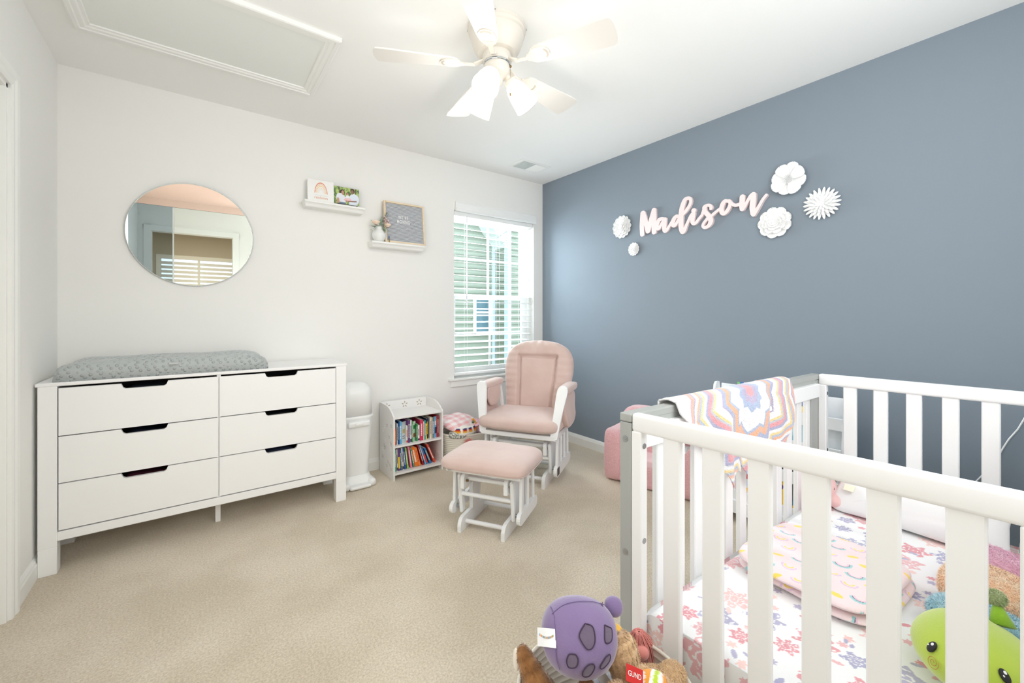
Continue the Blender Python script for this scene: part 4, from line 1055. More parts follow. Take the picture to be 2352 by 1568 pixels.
# ------------------------------------------------------------------ crib
CO = Vector((0.940, 0.749, 0)); CE = Vector((0.99965, -0.0262, 0)); CD = Vector((0.055, -0.9985, 0))
MC = Matrix(((CE.x, CD.x, 0, 0), (CE.y, CD.y, 0, 0), (0, 0, 1, 0), (0, 0, 0, 1)))     # (a, b, z) -> offset from CO
CL, CW = 1.342, 0.775
m_grey = mat('crib_grey_paint', srgb(172,174,171), 0.45, bump=(40,.03,.001))
crib = thing('crib', 'white slatted baby crib with grey end posts and grey top rail', 'crib', tuple(CO))
def cpart(name, bm, m, parent=None, smooth=False, label=None):
    xf(bm, bm.verts[:], MC); return part(name, bm, m, parent or crib, smooth, label)
for b0, b1, nm in ((0.0, 0.036, 'n'), (CW-0.036, CW, 'f')):      # the two grey-framed long panels
    for a0, a1 in ((0.0, 0.062), (CL-0.10, CL)):
        bm = BM(); box(bm, a0, a1, b0, b1, 0.0, 0.858, .003, 2); cpart('post', bm, m_grey, None, False, 'grey post')
    bm = BM(); box(bm, -0.001, CL+.001, b0-.0005, b1+.0005, 0.859, 0.8826, .004, 2); box(bm, 0.06, CL-0.06, b0+.001, b1-.001, 0.838, 0.861); cpart('top_rail', bm, m_grey, None, False, 'grey top rail')
    ib0, ib1 = (b1-.004, b1+.016) if b0 == 0 else (b0-.016, b0+.004)
    bm = BM(); box(bm, 0.034, CL-0.055, ib0, ib1, 0.785, 0.845, .003); cpart('apron_board', bm, M_WHITE)
    bm = BM(); box(bm, 0.034, CL-0.09, b0+.006, b1-.006, 0.16, 0.215, .003); cpart('lower_rail', bm, M_WHITE)
    for k in range(13):
        a0 = 0.031+0.0985*k
        if a0 > CL-.12: continue
        bm = BM(); box(bm, a0, a0+0.044, b0+.010, b1-.008, 0.21, 0.79, .003); cpart('spindle', bm, M_WHITE)
for a0, a1 in ((0.0, 0.030), (CL-0.030, CL)):
    s0, s1 = 0.0362, CW-0.0362
    bm = BM(); box(bm, a0, a1, s0, s1, 0.836, 0.886, .009, 3); cpart('side_rail', bm, M_WHITE, None, 'auto')
    bm = BM(); box(bm, a0+.001, a1-.001, s0, s1, 0.12, 0.175, .004); cpart('lower_rail', bm, M_WHITE)
    for st0, st1 in ((s0, s0+.030), (s1-.030, s1)):
        bm = BM(); box(bm, a0+.0005, a1-.0005, st0, st1, 0.10, 0.838, .003)
        sp_ = cpart('stile', bm, M_WHITE)
        for z in (0.800, 0.545):
            bm = BM(); yy = st1 if st0 == s0 else st0; dd = .0012 if st0 == s0 else -.0012
            cyl(bm, (a0+.015, yy-dd, z), (a0+.015, yy+dd, z), 0.0075, seg=16)
            xf(bm, bm.verts[:], MC); part('screw', bm, M_STEEL, sp_)
    for k in range(6):
        b0 = 0.125+0.101*k
        bm = BM(); box(bm, a0+.007, a1-.006, b0, b0+0.046, 0.165, 0.840, .003); cpart('slat', bm, M_WHITE)
for z in (0.812, 0.50):
    for aa in (-.0015,):
        bm = BM(); cyl(bm, (aa, .018, z), (.002, .018, z), 0.0085, seg=18); cyl(bm, (aa-.0012, .018, z), (aa, .018, z), 0.0045, seg=6); cpart('bolt', bm, M_STEEL)
bm = BM(); box(bm, 0.032, CL-0.032, 0.045, CW-0.045, 0.185, 0.205, .002); cpart('mattress_support', bm, M_STEEL)

# mattress with floral fitted sheet ----------------------------------------
MA0, MA1, MB0, MB1, MZ0, MZ1 = 0.034, CL-0.034, 0.058, CW-0.058, 0.207, 0.345
MT = thing('crib_mattress', 'crib mattress under a white fitted sheet printed with pink and lavender flowers', 'mattress', tuple(CO))
def floral(P):
    """P (n,2) metres -> colours; watercolour flowers"""
    n = len(P); c = np.tile(np.array(srgb(248,248,248), dtype=np.float32), (n,1)); rs = np.random.RandomState(11)
    pal = [srgb(240,190,194), srgb(245,204,202), srgb(234,164,172), srgb(192,188,214), srgb(248,214,208), srgb(180,178,208)]
    cen = []
    tries = 0
    lo = P.min(0); hi = P.max(0)
    while len(cen) < 230 and tries < 14000:
        tries += 1; q = lo+(hi-lo)*rs.rand(2); R = rs.choice([.066,.048,.030,.016], p=[.34,.3,.2,.16])
        if all(math.hypot(*(q-k[0])) > (R+k[1])*0.86 for k in cen): cen.append((q, R))
    for q, R in cen:
        d = P-q; rr = np.hypot(d[:,0], d[:,1]); near = rr < R*1.25
        if not near.any(): continue
        idx = np.where(near)[0]; dd = d[idx]; r_ = rr[idx]/R; th = np.arctan2(dd[:,1], dd[:,0])
        ph = rs.rand()*6; np_ = rs.choice([5,6,7]); edge = 0.80+0.20*np.cos(np_*(th+ph))+0.07*np.cos(13*th+ph*3)
        col = np.array(pal[rs.randint(len(pal))]); dark = col*0.86
        wob = np.sin(r_*17+1.6*np.sin(th*3+ph))+.6*np.sin(th*np_*2+r_*7)
        if R < .02:
            m = r_ < edge*.8; c[idx[m]] = col; continue
        m = (r_ < edge) & ~((wob > .95) & (r_ > .22)); c[idx[m]] = (col*(0.94+.0*wob[m])[:,None] if False else col)
        m2 = (r_ < edge*.62) & (np.abs(np.sin(r_*11+.8*np.sin(2*th+ph))) < .33); c[idx[m2]] = np.array(srgb(250,244,244))
        m3 = (r_ < .85*edge) & (np.sin(r_*9+ph) > .8) & (rs.rand() < .75); c[idx[m3]] = dark*1.08
        # leaves / dots around
    for _ in range(130):
        q = lo+(hi-lo)*rs.rand(2); a = rs.rand()*PI; L = .006+.009*rs.rand(); w = L*.45; d = P-q
        u = d[:,0]*math.cos(a)+d[:,1]*math.sin(a); v = -d[:,0]*math.sin(a)+d[:,1]*math.cos(a); c[(u/L)**2+(v/w)**2 < 1] = pal[rs.randint(len(pal))]
    return c
bm = BM(); NA, NB = 620, 390
er = 0.035
def matt(u, v):
    # unrolled sheet: wraps over rounded edges; u along a, v along b, param -> surface
    La = (MA1-MA0); Lb = (MB1-MB0); hz = MZ1-MZ0
    def wrap(s, L):     # s in metres from -hz..L+hz ; returns (pos, drop)
        if s < 0: return 0.0, min(-s, hz)
        if s > L: return L, min(s-L, hz)
        e = er
        if s < e: k = 1-s/e; return s, e*(1-math.sqrt(max(0,1-k*k)))*.55
        if s > L-e: k = 1-(L-s)/e; return s, e*(1-math.sqrt(max(0,1-k*k)))*.55
        return s, 0.0
    sa = -hz+u*(La+2*hz); sb = -hz+v*(Lb+2*hz)
    a, da = wrap(sa, La); b_, db = wrap(sb, Lb)
    z = MZ1-max(da, db) if (da < er and db < er) else MZ1-max(da, db)
    z += .0025*fnoise((a,b_,0), 5, 3)*(1 if da+db < .01 else 0)
    return Vector((MA0+a, MB0+b_, max(z, MZ0)))
grid_surface(bm, NA, NB, matt)
flat = np.array([(-.138+ (i/NA)*((MA1-MA0)+2*.138), -.138+(j/NB)*((MB1-MB0)+2*.138)) for j in range(NB+1) for i in range(NA+1)], dtype=np.float32)
xf(bm, bm.verts[:], MC)
o = part('fitted_sheet', bm, M_ATTR_CLOTH, MT, True)
fc = floral(flat); paint(o, lambda co: fc)
bm = BM(); box(bm, MA0+.004, MA1-.004, MB0+.004, MB1-.004, MZ0+.001, MZ1-.03, .01); xf(bm, bm.verts[:], MC); part('mattress_core', bm, mat('mattress_white', srgb(240,240,240), .8, bump=(60,.1,.001)), MT)

# crocheted blanket over the top rail --------------------------------------
KB = thing('crochet_blanket', 'crocheted star blanket in pastel stripes draped over the crib rail', 'blanket', (CO.x, CO.y, 0))
NU, NV = 220, 260
A0, A1 = 0.195, 0.985       # extent along the rail
def fl(x): return x
kx = [0.0, .06, .14, .20, .27, .33, .39, .48, .58, .68, .80, .90, 1.0]
ky = [0.03, .08, .13, .17, .25, .315, .275, .262, .33, .27, .265, .25, .10]
def front_len(u): return float(np.interp(u, kx, ky))+.006*math.sin(u*60)
def back_len(u): return 0.16+0.05*math.sin(u*9+1)
top_z = 0.8826+.006
def drape(u, v):
    # v 0..1 : outside hem -> over the rail -> inside hem
    fl_, bl = front_len(u), back_len(u); Lr = 0.050
    s = -bl+v*(bl+Lr+fl_)
    a = A0+(A1-A0)*u
    inset = 0.0
    if s < 0: b_ = -.010-.004*math.sin(u*25)+0.0; z = top_z+s
    elif s < Lr:
        k = s/Lr; b_ = -.008+(.052)*k; z = top_z+.006*math.sin(k*PI)
    else:
        q = s-Lr; k = q/0.3; b_ = .044+.016*min(1,q*18)+.012*math.sin(u*21+1.0)*min(1,q*9)+.006*math.sin(u*47)*min(1,q*9); z = top_z-q
        a = a-(a-(A0+A1)/2)*0.10*min(1,k*k)+ (0.03*min(1,k))*(-(u-.5))
    return Vector((a, b_, z))
bm = BM(); grid_surface(bm, NU, NV, drape)
S = np.array([(A0+(A1-A0)*i/NU, -back_len(i/NU)+(j/NV)*(back_len(i/NU)+.05+front_len(i/NU))) for j in range(NV+1) for i in range(NU+1)], dtype=np.float32)
def star_cols(S):
    cx_, cs = 0.635, 0.055
    dx = S[:,0]-cx_; ds = (S[:,1]-cs); r = np.hypot(dx, ds); th = np.arctan2(ds, dx)
    tri = np.abs(((th/(2*PI)*10+.25) % 1)*2-1)      # 0..1
    rr = r*(1-.24*(tri-.5))
    # shift so points face down
    c = np.tile(np.array(srgb(246,244,244), dtype=np.float32), (len(r),1))
    bands = [(0,.022,srgb(240,140,150)),(.022,.045,srgb(176,160,196)),(.045,.068,srgb(160,178,214)),(.068,.128,srgb(247,246,246)),(.128,.139,srgb(158,178,214)),(.139,.165,srgb(246,166,116)),(.165,.180,srgb(150,170,212)),
             (.180,.190,srgb(168,152,190)),(.190,.222,srgb(247,246,246)),(.222,.232,srgb(248,212,118)),(.232,.242,srgb(190,194,208)),(.242,.262,srgb(234,140,150)),(.262,.276,srgb(160,160,200)),(.276,.292,srgb(247,246,246)),(.292,.303,srgb(248,214,120)),(.303,.315,srgb(170,184,212)),(.315,.327,srgb(246,166,116)),(.327,.342,srgb(247,246,246)),(.342,.352,srgb(168,152,190)),(.352,.362,srgb(246,170,120)),(.362,.372,srgb(234,150,158)),(.372,.6,srgb(247,246,246))]
    for r0, r1, col in bands:
        m = (rr >= r0) & (rr < r1); c[m] = col
    c = c*.80+np.array(srgb(250,249,250))*.20
    k = ((np.sin(S[:,0]*1500)*np.sin(S[:,1]*1300)) > .86); c[k] *= .80
    return c
xf(bm, bm.verts[:], MC)
m_crochet = mat('crochet_yarn', (1,1,1), .95, attr='col', sheen=.3)
nt = m_crochet.node_tree; b = nt.nodes['Principled BSDF']; tc = nt.nodes.new('ShaderNodeTexCoord'); vo = nt.nodes.new('ShaderNodeTexVoronoi'); vo.inputs['Scale'].default_value = 210; bp = nt.nodes.new('ShaderNodeBump'); bp.inputs['Strength'].default_value = .8; bp.inputs['Distance'].default_value = .003; bp.invert = True
nt.links.new(tc.outputs['Object'], vo.inputs['Vector']); nt.links.new(vo.outputs['Distance'], bp.inputs['Height']); nt.links.new(bp.outputs['Normal'], b.inputs['Normal'])
o = part('crochet_cloth', bm, m_crochet, KB, True); sc = star_cols(S); paint(o, lambda co: sc)
sm = o.modifiers.new('thickness', 'SOLIDIFY'); sm.thickness = .005; sm.offset = 1

# folded rainbow blanket ----------------------------------------------------
RB = thing('rainbow_blanket', 'pink blanket printed with rainbows and clouds folded on the crib mattress', 'blanket', (1.545, 0.450, MZ1+.003), math.radians(-3))
def rainbows(co):
    n = len(co); c = np.tile(np.array(srgb(244,222,224), dtype=np.float32), (n,1)); rs = np.random.RandomState(5)
    X = co[:,0]*1.0; Y = co[:,1]*1.0+co[:,2]*.8
    g = .070
    for i in range(-6, 7):
        for j in range(-6, 7):
            cx_ = i*g+(g/2 if j % 2 else 0)+rs.uniform(-.004,.004); cy_ = j*g*.62+rs.uniform(-.004,.004); a = rs.uniform(-.5,.5)+1.9
            dx = X-cx_; dy = Y-cy_; u = dx*math.cos(a)+dy*math.sin(a); v = -dx*math.sin(a)+dy*math.cos(a); r = np.hypot(u, v); up = v > -.002
            k = (i*2+j) % 3
            if k == 0:
                c[up & (r < .0240) & (r > .0178)] = srgb(160,210,212); c[up & (r < .0178) & (r > .0160)] = srgb(110,110,125); c[up & (r < .0160) & (r > .0115)] = srgb(236,196,214)
            elif k == 1:
                c[up & (r < .0210) & (r > .0160)] = srgb(226,196,220); c[up & (r < .0130) & (r > .0080)] = srgb(246,218,110)
            else: c[(u/.016)**2+(v/.0075)**2 < 1] = srgb(250,218,96)
    return c
m_minky = mat('printed_minky', (1,1,1), .95, attr='col', sheen=.5, bump=(160,.35,.002))
for nm, dz, sx, sy, ox_, oy_, hh, sd in (('lower_fold', .014, .198, .188, .0, .0, .015, 1), ('upper_fold', .042, .200, .182, -.006, .006, .017, 2)):
    bm = BM(); NG = 190
    def slab(u, v, sgn=1):
        p, q = 2*u-1, 2*v-1
        m = max(abs(p), abs(q)); l = (abs(p)**5+abs(q)**5)**.2
        k = m/l if l > 1e-6 else 1.0
        x, y = p*k*sx, q*k*sy; e = max(0.0, 1-m**9)**.5
        z = sgn*hh*e
        w = Vector((x, y, 0)); x += .010*fnoise(w,7,sd); y += .012*fnoise(w,6,sd+4)
        if sgn > 0: z += .004*fnoise(w,11,sd)*e+.0025*math.sin(x*38+y*9)*e
        return Vector((x+ox_, y+oy_, z+dz))
    Vt = grid_surface(bm, NG, NG, slab); Vb = grid_surface(bm, 40, 40, lambda u, v: slab(u, v, -1))
    bmesh.ops.remove_doubles(bm, verts=bm.verts[:], dist=0.0004)
    o = part(nm, bm, m_minky, RB, True); paint(o, rainbows)

# white pillow ---------------------------------------------------------------
PL_ = thing('pillow', 'white cotton pillow leaning on the far side of the crib', 'pillow', (2.165, 0.345, MZ1+.098), (0, math.radians(-46), math.radians(-2)))
bm = BM()
def pil(v):
    x, y, z = v; ex = abs(x)/.120; ey = abs(y)/.240
    cor = (ex*ey)**3
    return Vector((x*(1+.05*cor-.05*(1-ey**2)*ex), y*(1+.07*cor-.03*(1-ex**2)*ey), z*(1-.0*cor)+.006*fnoise(v,12,3)+.004*math.sin(x*40+y*13)*(1 if ex>.6 or ey>.7 else 0)))
superell(bm, (0,0,0), (.120,.240,.050), .95, .24, 96, 36, fn=pil)
part('pillowcase', bm, mat('white_cotton', srgb(244,243,243), .9, bump=(14,.25,.006), sheen=.2), PL_, True)
bm = BM(); box(bm, -.055, -.025, .165, .200, .046, .0472, .0003); part('sewn_tag', bm, mat('cream_tag', srgb(244,236,214), .8, bump=(50,.1,.0005)), PL_, rot=(0,math.radians(12),0), loc=(-.006,0,-.007))
# ------------------------------------------------------------------ pink kids' armchair by the blue wall
m_sherpa = mat('pink_sherpa', srgb(238,190,194), 1.0, sheen=.6, bump=(130,.8,.008), noise_var=(90,.2,srgb(230,176,180)))
m_pinkseat = mat('pink_seat_velour', srgb(244,208,214), .95, sheen=.6, bump=(60,.2,.002))
m_cream = mat('cream_plush', srgb(250,242,230), .95, sheen=.6, bump=(120,.4,.003))
KC = thing('kids_armchair', 'small pink fleece armchair with a cream oval patch against the blue wall', 'armchair', (2.352, 1.652, 0), math.radians(13))
# local: x depth (0 front .. + to wall), y along the width
kw = 0.312
def soft(bm, x0, x1, y0, y1, z0, z1, r, e=.35, sd=1, top=None):
    c = ((x0+x1)/2, (y0+y1)/2, (z0+z1)/2); h = ((x1-x0)/2, (y1-y0)/2, (z1-z0)/2)
    superell(bm, c, h, e, e, 48, 28, fn=lambda v: v+Vector((.006*fnoise(v,6,sd), .005*fnoise(v,6,sd+3), .005*fnoise(v,6,sd+5))))
bm = BM(); soft(bm, 0.0, .30, -kw+.08, kw-.08, 0.003, .165, .03, .22, 1); part('base', bm, m_sherpa, KC, True)
bm = BM(); soft(bm, 0.005, .24, -kw+.085, kw-.085, .135, .205, .03, .4, 2); part('seat_cushion', bm, m_pinkseat, KC, True)
for sg in (-1, 1):
    bm = BM(); soft(bm, -0.012, .29, sg*(kw-.055)-.062, sg*(kw-.055)+.062, 0.0, .335+.02, .03, .30, 4+sg)
    part('armrest', bm, m_sherpa, KC, True)
bm = BM(); soft(bm, .155, .300, -kw+.04, kw-.04, 0.05, .505, .04, .42, 9); part('backrest', bm, m_sherpa, KC, True)
bm = BM(); superell(bm, (.150,.02,.335), (.022,.088,.060), .8, .9, 32, 16); part('oval_patch', bm, m_cream, KC, True)

# ------------------------------------------------------------------ sling book display
BS = thing('book_display_rack', 'white kids\' tiered book rack behind the crib by the blue wall', 'book rack', (2.40, 0.955, 0))
hl = 0.318
for sg in (-1, 1):
    bm = BM()
    P = [(-.02,.0),(-.02,.16),(.015,.20),(.062,.60),(.085,.735),(.100,.752),(.130,.752),(.255,.25),(.255,.0),(.21,.0),(.19,.05),(.04,.05),(.02,0)]
    prism(bm, P, -(sg*hl-.007), -(sg*hl+.007), M_XZ); sp_ = part('side_panel', bm, mat('rack_white', srgb(240,243,246), .45, bump=(30,.02,.001)), BS)
    bm = BM()
    for (x, z) in ((.118,.70),(.085,.52),(.065,.38)): cyl(bm, (x, sg*hl-.0078, z), (x, sg*hl+.0078, z), .0045, seg=10)
    part('screw', bm, M_STEEL, sp_)
tiers = [(.000, .115, .235), (.022, .290, .41), (.048, .445, .565), (.072, .590, .72)]
for (x, z0, z1) in tiers:
    bm = BM(); bar(bm, (x, -hl+.007, z0+.032), (x, hl-.007, z0+.032), .010, .060, up=(.0,0,1), bev=.002); bar(bm, (x+.035, -hl+.007, z0+.003), (x+.035, hl-.007, z0+.003), .068, .008, up=(0,0,1), bev=.001)
    bar(bm, (x+.072, -hl+.007, z0+.075), (x+.080, hl-.007, z0+.075), .008, .15, up=(.1,0,1), bev=.001)
    part('tier', bm, mat('rack_white', srgb(240,243,246), .45), BS)
bm = BM(); box(bm, .0, .21, -hl+.007, hl-.007, .06, .078, .002); box(bm, -.018, -.004, -hl+.007, hl-.007, .052, .125, .002); part('bottom_shelf', bm, mat('rack_white', srgb(240,243,246), .45), BS)
def cover_art(seed, base, accents, words=None):
    rs = np.random.RandomState(seed); bl = [(rs.rand(), rs.rand(), .08+.2*rs.rand(), .08+.2*rs.rand(), accents[rs.randint(len(accents))]) for _ in range(7)]
    def f(u, v):
        c = np.tile(np.array(srgb(*base)), (len(u),1))
        for x, z, a, b_, col in bl: c[((u-x)/a)**2+((v-z)/b_)**2 < 1] = srgb(*col)
        return c
    return f
rk = 0
specs = [
 (3, -.01, .14, (248,248,250), [(60,100,180),(120,90,170),(90,170,220)], 'me', (205,50,60), 'white, purple and blue picture book with a red title'),
 (3, -.145, .12, (52,92,168), [(250,212,40),(40,70,140),(110,180,90)], 'GO', (250,210,40), 'blue picture book with a yellow circle'),
 (3, .135, .13, (240,242,248), [(120,190,110),(60,110,180),(250,220,60)], 'fun', (205,50,60), 'white picture book with green and yellow shapes'),
 (2, -.10, .155, (178,214,226), [(200,228,236),(130,190,210)], 'how!', (214,70,150), 'pale aqua book with magenta lettering'),
 (2, .055, .13, (150,200,90), [(250,224,50),(60,140,70)], 'zoo', (255,255,255), 'green and yellow picture book'),
 (2, .20, .13, (90,160,210), [(255,240,200),(60,110,170)], 'sea', (255,255,255), 'light blue picture book'),
 (1, -.09, .16, (34,34,38), [(150,120,90),(90,90,96),(200,190,180)], 'TINY', (220,70,50), 'black picture book with small grey drawings'),
 (1, .07, .14, (40,44,50), [(140,200,180),(230,140,90)], 'TRAIN', (220,70,50), 'charcoal picture book with red letters'),
 (1, .225, .14, (120,196,176), [(220,80,60),(250,230,190)], 'YES', (214,62,48), 'mint picture book with red letters'),
 (0, -.045, .12, (248,206,60), [(96,60,130),(30,150,170),(240,130,40)], 'up', (96,60,130), 'yellow picture book with a purple shape'),
 (0, -.18, .13, (30,140,180), [(20,60,110),(250,200,60)], 'bus', (240,110,50), 'turquoise picture book with orange title'),
 (0, .085, .12, (200,216,236), [(220,230,240),(250,190,50)], 'oak tale', (205,40,60), 'pale blue book with a red title, nearest the armchair'),
]
for ti, yc, w, base, acc, txt, tc_, lab in specs:
    x, z0, z1 = tiers[ti]; h = .168
    bk = thing('picture_book', lab+' facing out on the rack', 'book', (2.40+x+.012, .955+yc, z0+.010), (math.radians(-12)*0, 0, 0), 'picture books facing out on the rack')
    bk.rotation_euler = (0, math.radians(12), 0)
    # local: cover faces -x
    o = painted_panel('cover', w, h, 40, 44, cover_art(hash(lab) % 1 + len(lab)*7+ti, base, acc), bk, M_ATTR, .008, (0,0,0), (0,0,-PI/2))
    text_mesh('cover_title', txt, .05, .0003, mat('title_%02x%02x%02x' % tc_, srgb(*tc_), .6, bump=(50,.05,.0005)), bk, (-.0006, 0, h*.72), (PI/2,0,-PI/2), bold=.0012)

# ------------------------------------------------------------------ wall name and flowers
m_name = mat('blush_painted_wood', srgb(246,226,226), 0.5, bump=(30,.03,.001))
def wallpt(u, v, off=0.0):
    r = (u-1176)/F_PX; k = (HOR-v)/F_PX; c, s = math.cos(TH), math.sin(TH); dx, dy = c+r*s, s-r*c; t_ = (WX-off)/dx
    return (dy*t_, CAMZ+k*t_)       # (y, z) on the wall
NS = thing('name_sign', 'pale pink cut-out script lettering on the blue wall', 'wall letters', (WX, 1.5, 1.8))
def catmull(P, n=7):
    out = []; Q = [P[0]]+P+[P[-1]]
    for i in range(1, len(Q)-2):
        p0, p1, p2, p3 = Q[i-1:i+3]
        for k in range(n):
            t_ = k/n; out.append(tuple(.5*((2*p1[j])+(-p0[j]+p2[j])*t_+(2*p0[j]-5*p1[j]+4*p2[j]-p3[j])*t_*t_+(-p0[j]+3*p1[j]-3*p2[j]+p3[j])*t_**3) for j in range(len(p1))))
    out.append(P[-1]); return out
def Z1(x, y): return (1440+x/11.2, 420+y/11.2)
def Z2(x, y): return (1600+x/13.067, 430+y/13.067)
letters = {
 'letter_m': [[Z1(395,1325)+(4.3,),Z1(385,1100)+(4.3,),Z1(395,900)+(4.3,),Z1(415,780)+(5.2,)],[Z1(415,780)+(4.8,),Z1(455,900)+(5,),Z1(505,1080)+(5,),Z1(548,1240)+(5,)],[Z1(548,1240)+(5,),Z1(590,1080)+(4.6,),Z1(640,900)+(4.6,),Z1(700,710)+(5,)],[Z1(700,700)+(4.8,),Z1(705,900)+(4.8,),Z1(700,1100)+(4.8,),Z1(705,1265)+(4.8,)]],
 'letter_a': [[Z1(975,940)+(4,),Z1(900,925)+(3.6,),Z1(830,960)+(4.2,),Z1(785,1060)+(4.2,),Z1(780,1150)+(4.4,),Z1(815,1180)+(3.6,),Z1(860,1130)+(3.2,),Z1(925,1010)+(3.2,),Z1(975,940)+(3.4,)],[Z1(985,935)+(4.0,),Z1(975,1060)+(4.4,),Z1(968,1180)+(4.2,),Z1(985,1240)+(3.6,),Z1(1030,1220)+(3.2,),Z1(1085,1130)+(3.0,),Z1(1150,1030)+(3.0,),Z1(1190,960)+(3.0,)]],
 'letter_d': [[Z1(1350,880)+(3.6,),Z1(1290,858)+(3.6,),Z1(1225,920)+(4.4,),Z1(1190,1020)+(4.4,),Z1(1205,1100)+(3.8,),Z1(1260,1080)+(3.2,),Z1(1330,950)+(3.0,)],[Z1(1430,830)+(3.0,),Z1(1520,730)+(3.6,),Z1(1610,600)+(3.4,),Z1(1650,490)+(3.2,),Z1(1635,410)+(3.4,),Z1(1580,395)+(3.6,),Z1(1500,440)+(4.2,),Z1(1440,600)+(5,),Z1(1410,760)+(5.2,),Z1(1400,960)+(5.2,),Z1(1405,1140)+(5.2,),Z1(1440,1260)+(4.6,),Z1(1490,1220)+(3.6,),Z1(1530,1110)+(3.2,),Z1(1590,980)+(3.0,),Z1(1650,850)+(3.0,),Z1(1700,790)+(3.2,)]],
 'letter_i': [[Z1(1735,790)+(3.2,),Z1(1705,900)+(4.4,),Z1(1695,990)+(4.4,),Z1(1730,1050)+(3.6,),Z1(1790,1020)+(3.2,),Z1(1860,930)+(3.0,),Z1(1950,820)+(3.0,),Z2(190,800)+(3.0,)],[Z1(1730,712)+(5.0,),Z1(1731,714)+(5.0,)]],
 'letter_s': [[Z2(195,790)+(3.2,),Z2(240,680)+(4,),Z2(250,600)+(4,),Z2(330,548)+(3.2,),Z2(410,550)+(3.4,),Z2(452,600)+(3.4,),Z2(445,640)+(3.4,)],[Z2(300,560)+(3,),Z2(255,660)+(4.4,),Z2(290,760)+(4.6,),Z2(370,850)+(4.8,),Z2(430,950)+(5.2,),Z2(440,1040)+(5.0,),Z2(380,1150)+(4.2,),Z2(270,1215)+(3.2,),Z2(205,1170)+(3.0,),Z2(230,1080)+(3.0,),Z2(310,980)+(3.2,),Z2(380,900)+(3.6,),Z2(470,850)+(3.2,),Z2(600,740)+(3.0,),Z2(720,650)+(3.2,)]],
 'letter_o': [[Z2(950,420)+(3.4,),Z2(870,420)+(4.0,),Z2(800,510)+(4.8,),Z2(765,640)+(4.8,),Z2(775,750)+(4.8,),Z2(830,795)+(4.0,),Z2(910,740)+(4.0,),Z2(990,620)+(3.8,),Z2(1025,500)+(3.6,),Z2(1000,420)+(3.6,),Z2(950,420)+(3.4,)],[Z2(1000,410)+(3.2,),Z2(1080,500)+(3.2,),Z2(1170,545)+(3.4,),Z2(1260,530)+(3.4,),Z2(1340,490)+(3.4,)]],
 'letter_n': [[Z2(1392,300)+(5.6,),Z2(1388,420)+(5.8,),Z2(1382,540)+(5.8,),Z2(1388,650)+(5.2,)],[Z2(1395,650)+(4.6,),Z2(1470,560)+(3.6,),Z2(1560,400)+(3.4,),Z2(1640,270)+(3.8,),Z2(1720,215)+(4.6,)],[Z2(1725,230)+(5.6,),Z2(1715,400)+(6,),Z2(1700,600)+(6.2,),Z2(1720,780)+(6,)],[Z2(1730,815)+(5.0,),Z2(1790,740)+(4.0,),Z2(1900,560)+(3.4,),Z2(2010,370)+(3.2,),Z2(2112,245)+(3.2,)]],
}
px = 0.0041     # metres per pixel around the sign (each stroke: half width in px)
li = 0
gk = 0
for nm, strokes in letters.items():
    bm = BM()
    for si, st in enumerate(strokes):
        pts = catmull(st); P3 = []
        for (u, v, w) in pts:
            y, z = wallpt(u, v, .012); yw, _ = wallpt(u+1, v, .012); _, zw = wallpt(u, v+1, .012)
            P3.append((y-1.5, z-1.8, w*1.09, abs(yw-y), abs(zw-z)))
        h1 = -0.0150-0.0005*gk; gk += 1
        # ribbon outline with elliptical brush
        n = len(P3); L = []; R = []
        def off(i, s_):
            a = P3[max(0,i-1)]; b_ = P3[min(n-1,i+1)]; dy, dz = b_[0]-a[0], b_[1]-a[1]; l = math.hypot(dy, dz) or 1
            ny, nz = -dz/l, dy/l; p = P3[i]; k = p[2]/math.sqrt((ny/p[3])**2+(nz/p[4])**2); return (p[0]+s_*ny*k, p[1]+s_*nz*k)
        for i in range(n): L.append(off(i, 1)); R.append(off(i, -1))
        def sheet(x):
            g = .0004 if x < -.002 else 0
            return [bm.verts.new((x-g*i_/n, *q)) for i_, q in enumerate(L)], [bm.verts.new((x-g*i_/n, *q)) for i_, q in enumerate(R)]
        lf, rf = sheet(h1); lb, rb = sheet(-.001)
        for i in range(n-1):
            bm.faces.new((lf[i], lf[i+1], rf[i+1], rf[i])); bm.faces.new((lb[i], rb[i], rb[i+1], lb[i+1]))
            bm.faces.new((lf[i], lb[i], lb[i+1], lf[i+1])); bm.faces.new((rf[i], rf[i+1], rb[i+1], rb[i]))
        for ci_, i in enumerate((0, n-1)):      # round caps
            hc = h1+0.00006-(.0004 if ci_ else 0)
            p = P3[i]; k = 18
            cp = [(p[0]+p[2]*p[3]*math.cos(2*PI*q/k), p[1]+p[2]*p[4]*math.sin(2*PI*q/k)) for q in range(k)]
            f = [bm.verts.new((hc, *q)) for q in cp]; g_ = [bm.verts.new((-.0009+.0001*ci_, *q)) for q in cp]
            bm.faces.new(f); bm.faces.new(g_[::-1])
            for q in range(k): bm.faces.new((f[q], f[(q+1)%k], g_[(q+1)%k], g_[q]))
    part(nm, bm, m_name, NS, False); li += 1

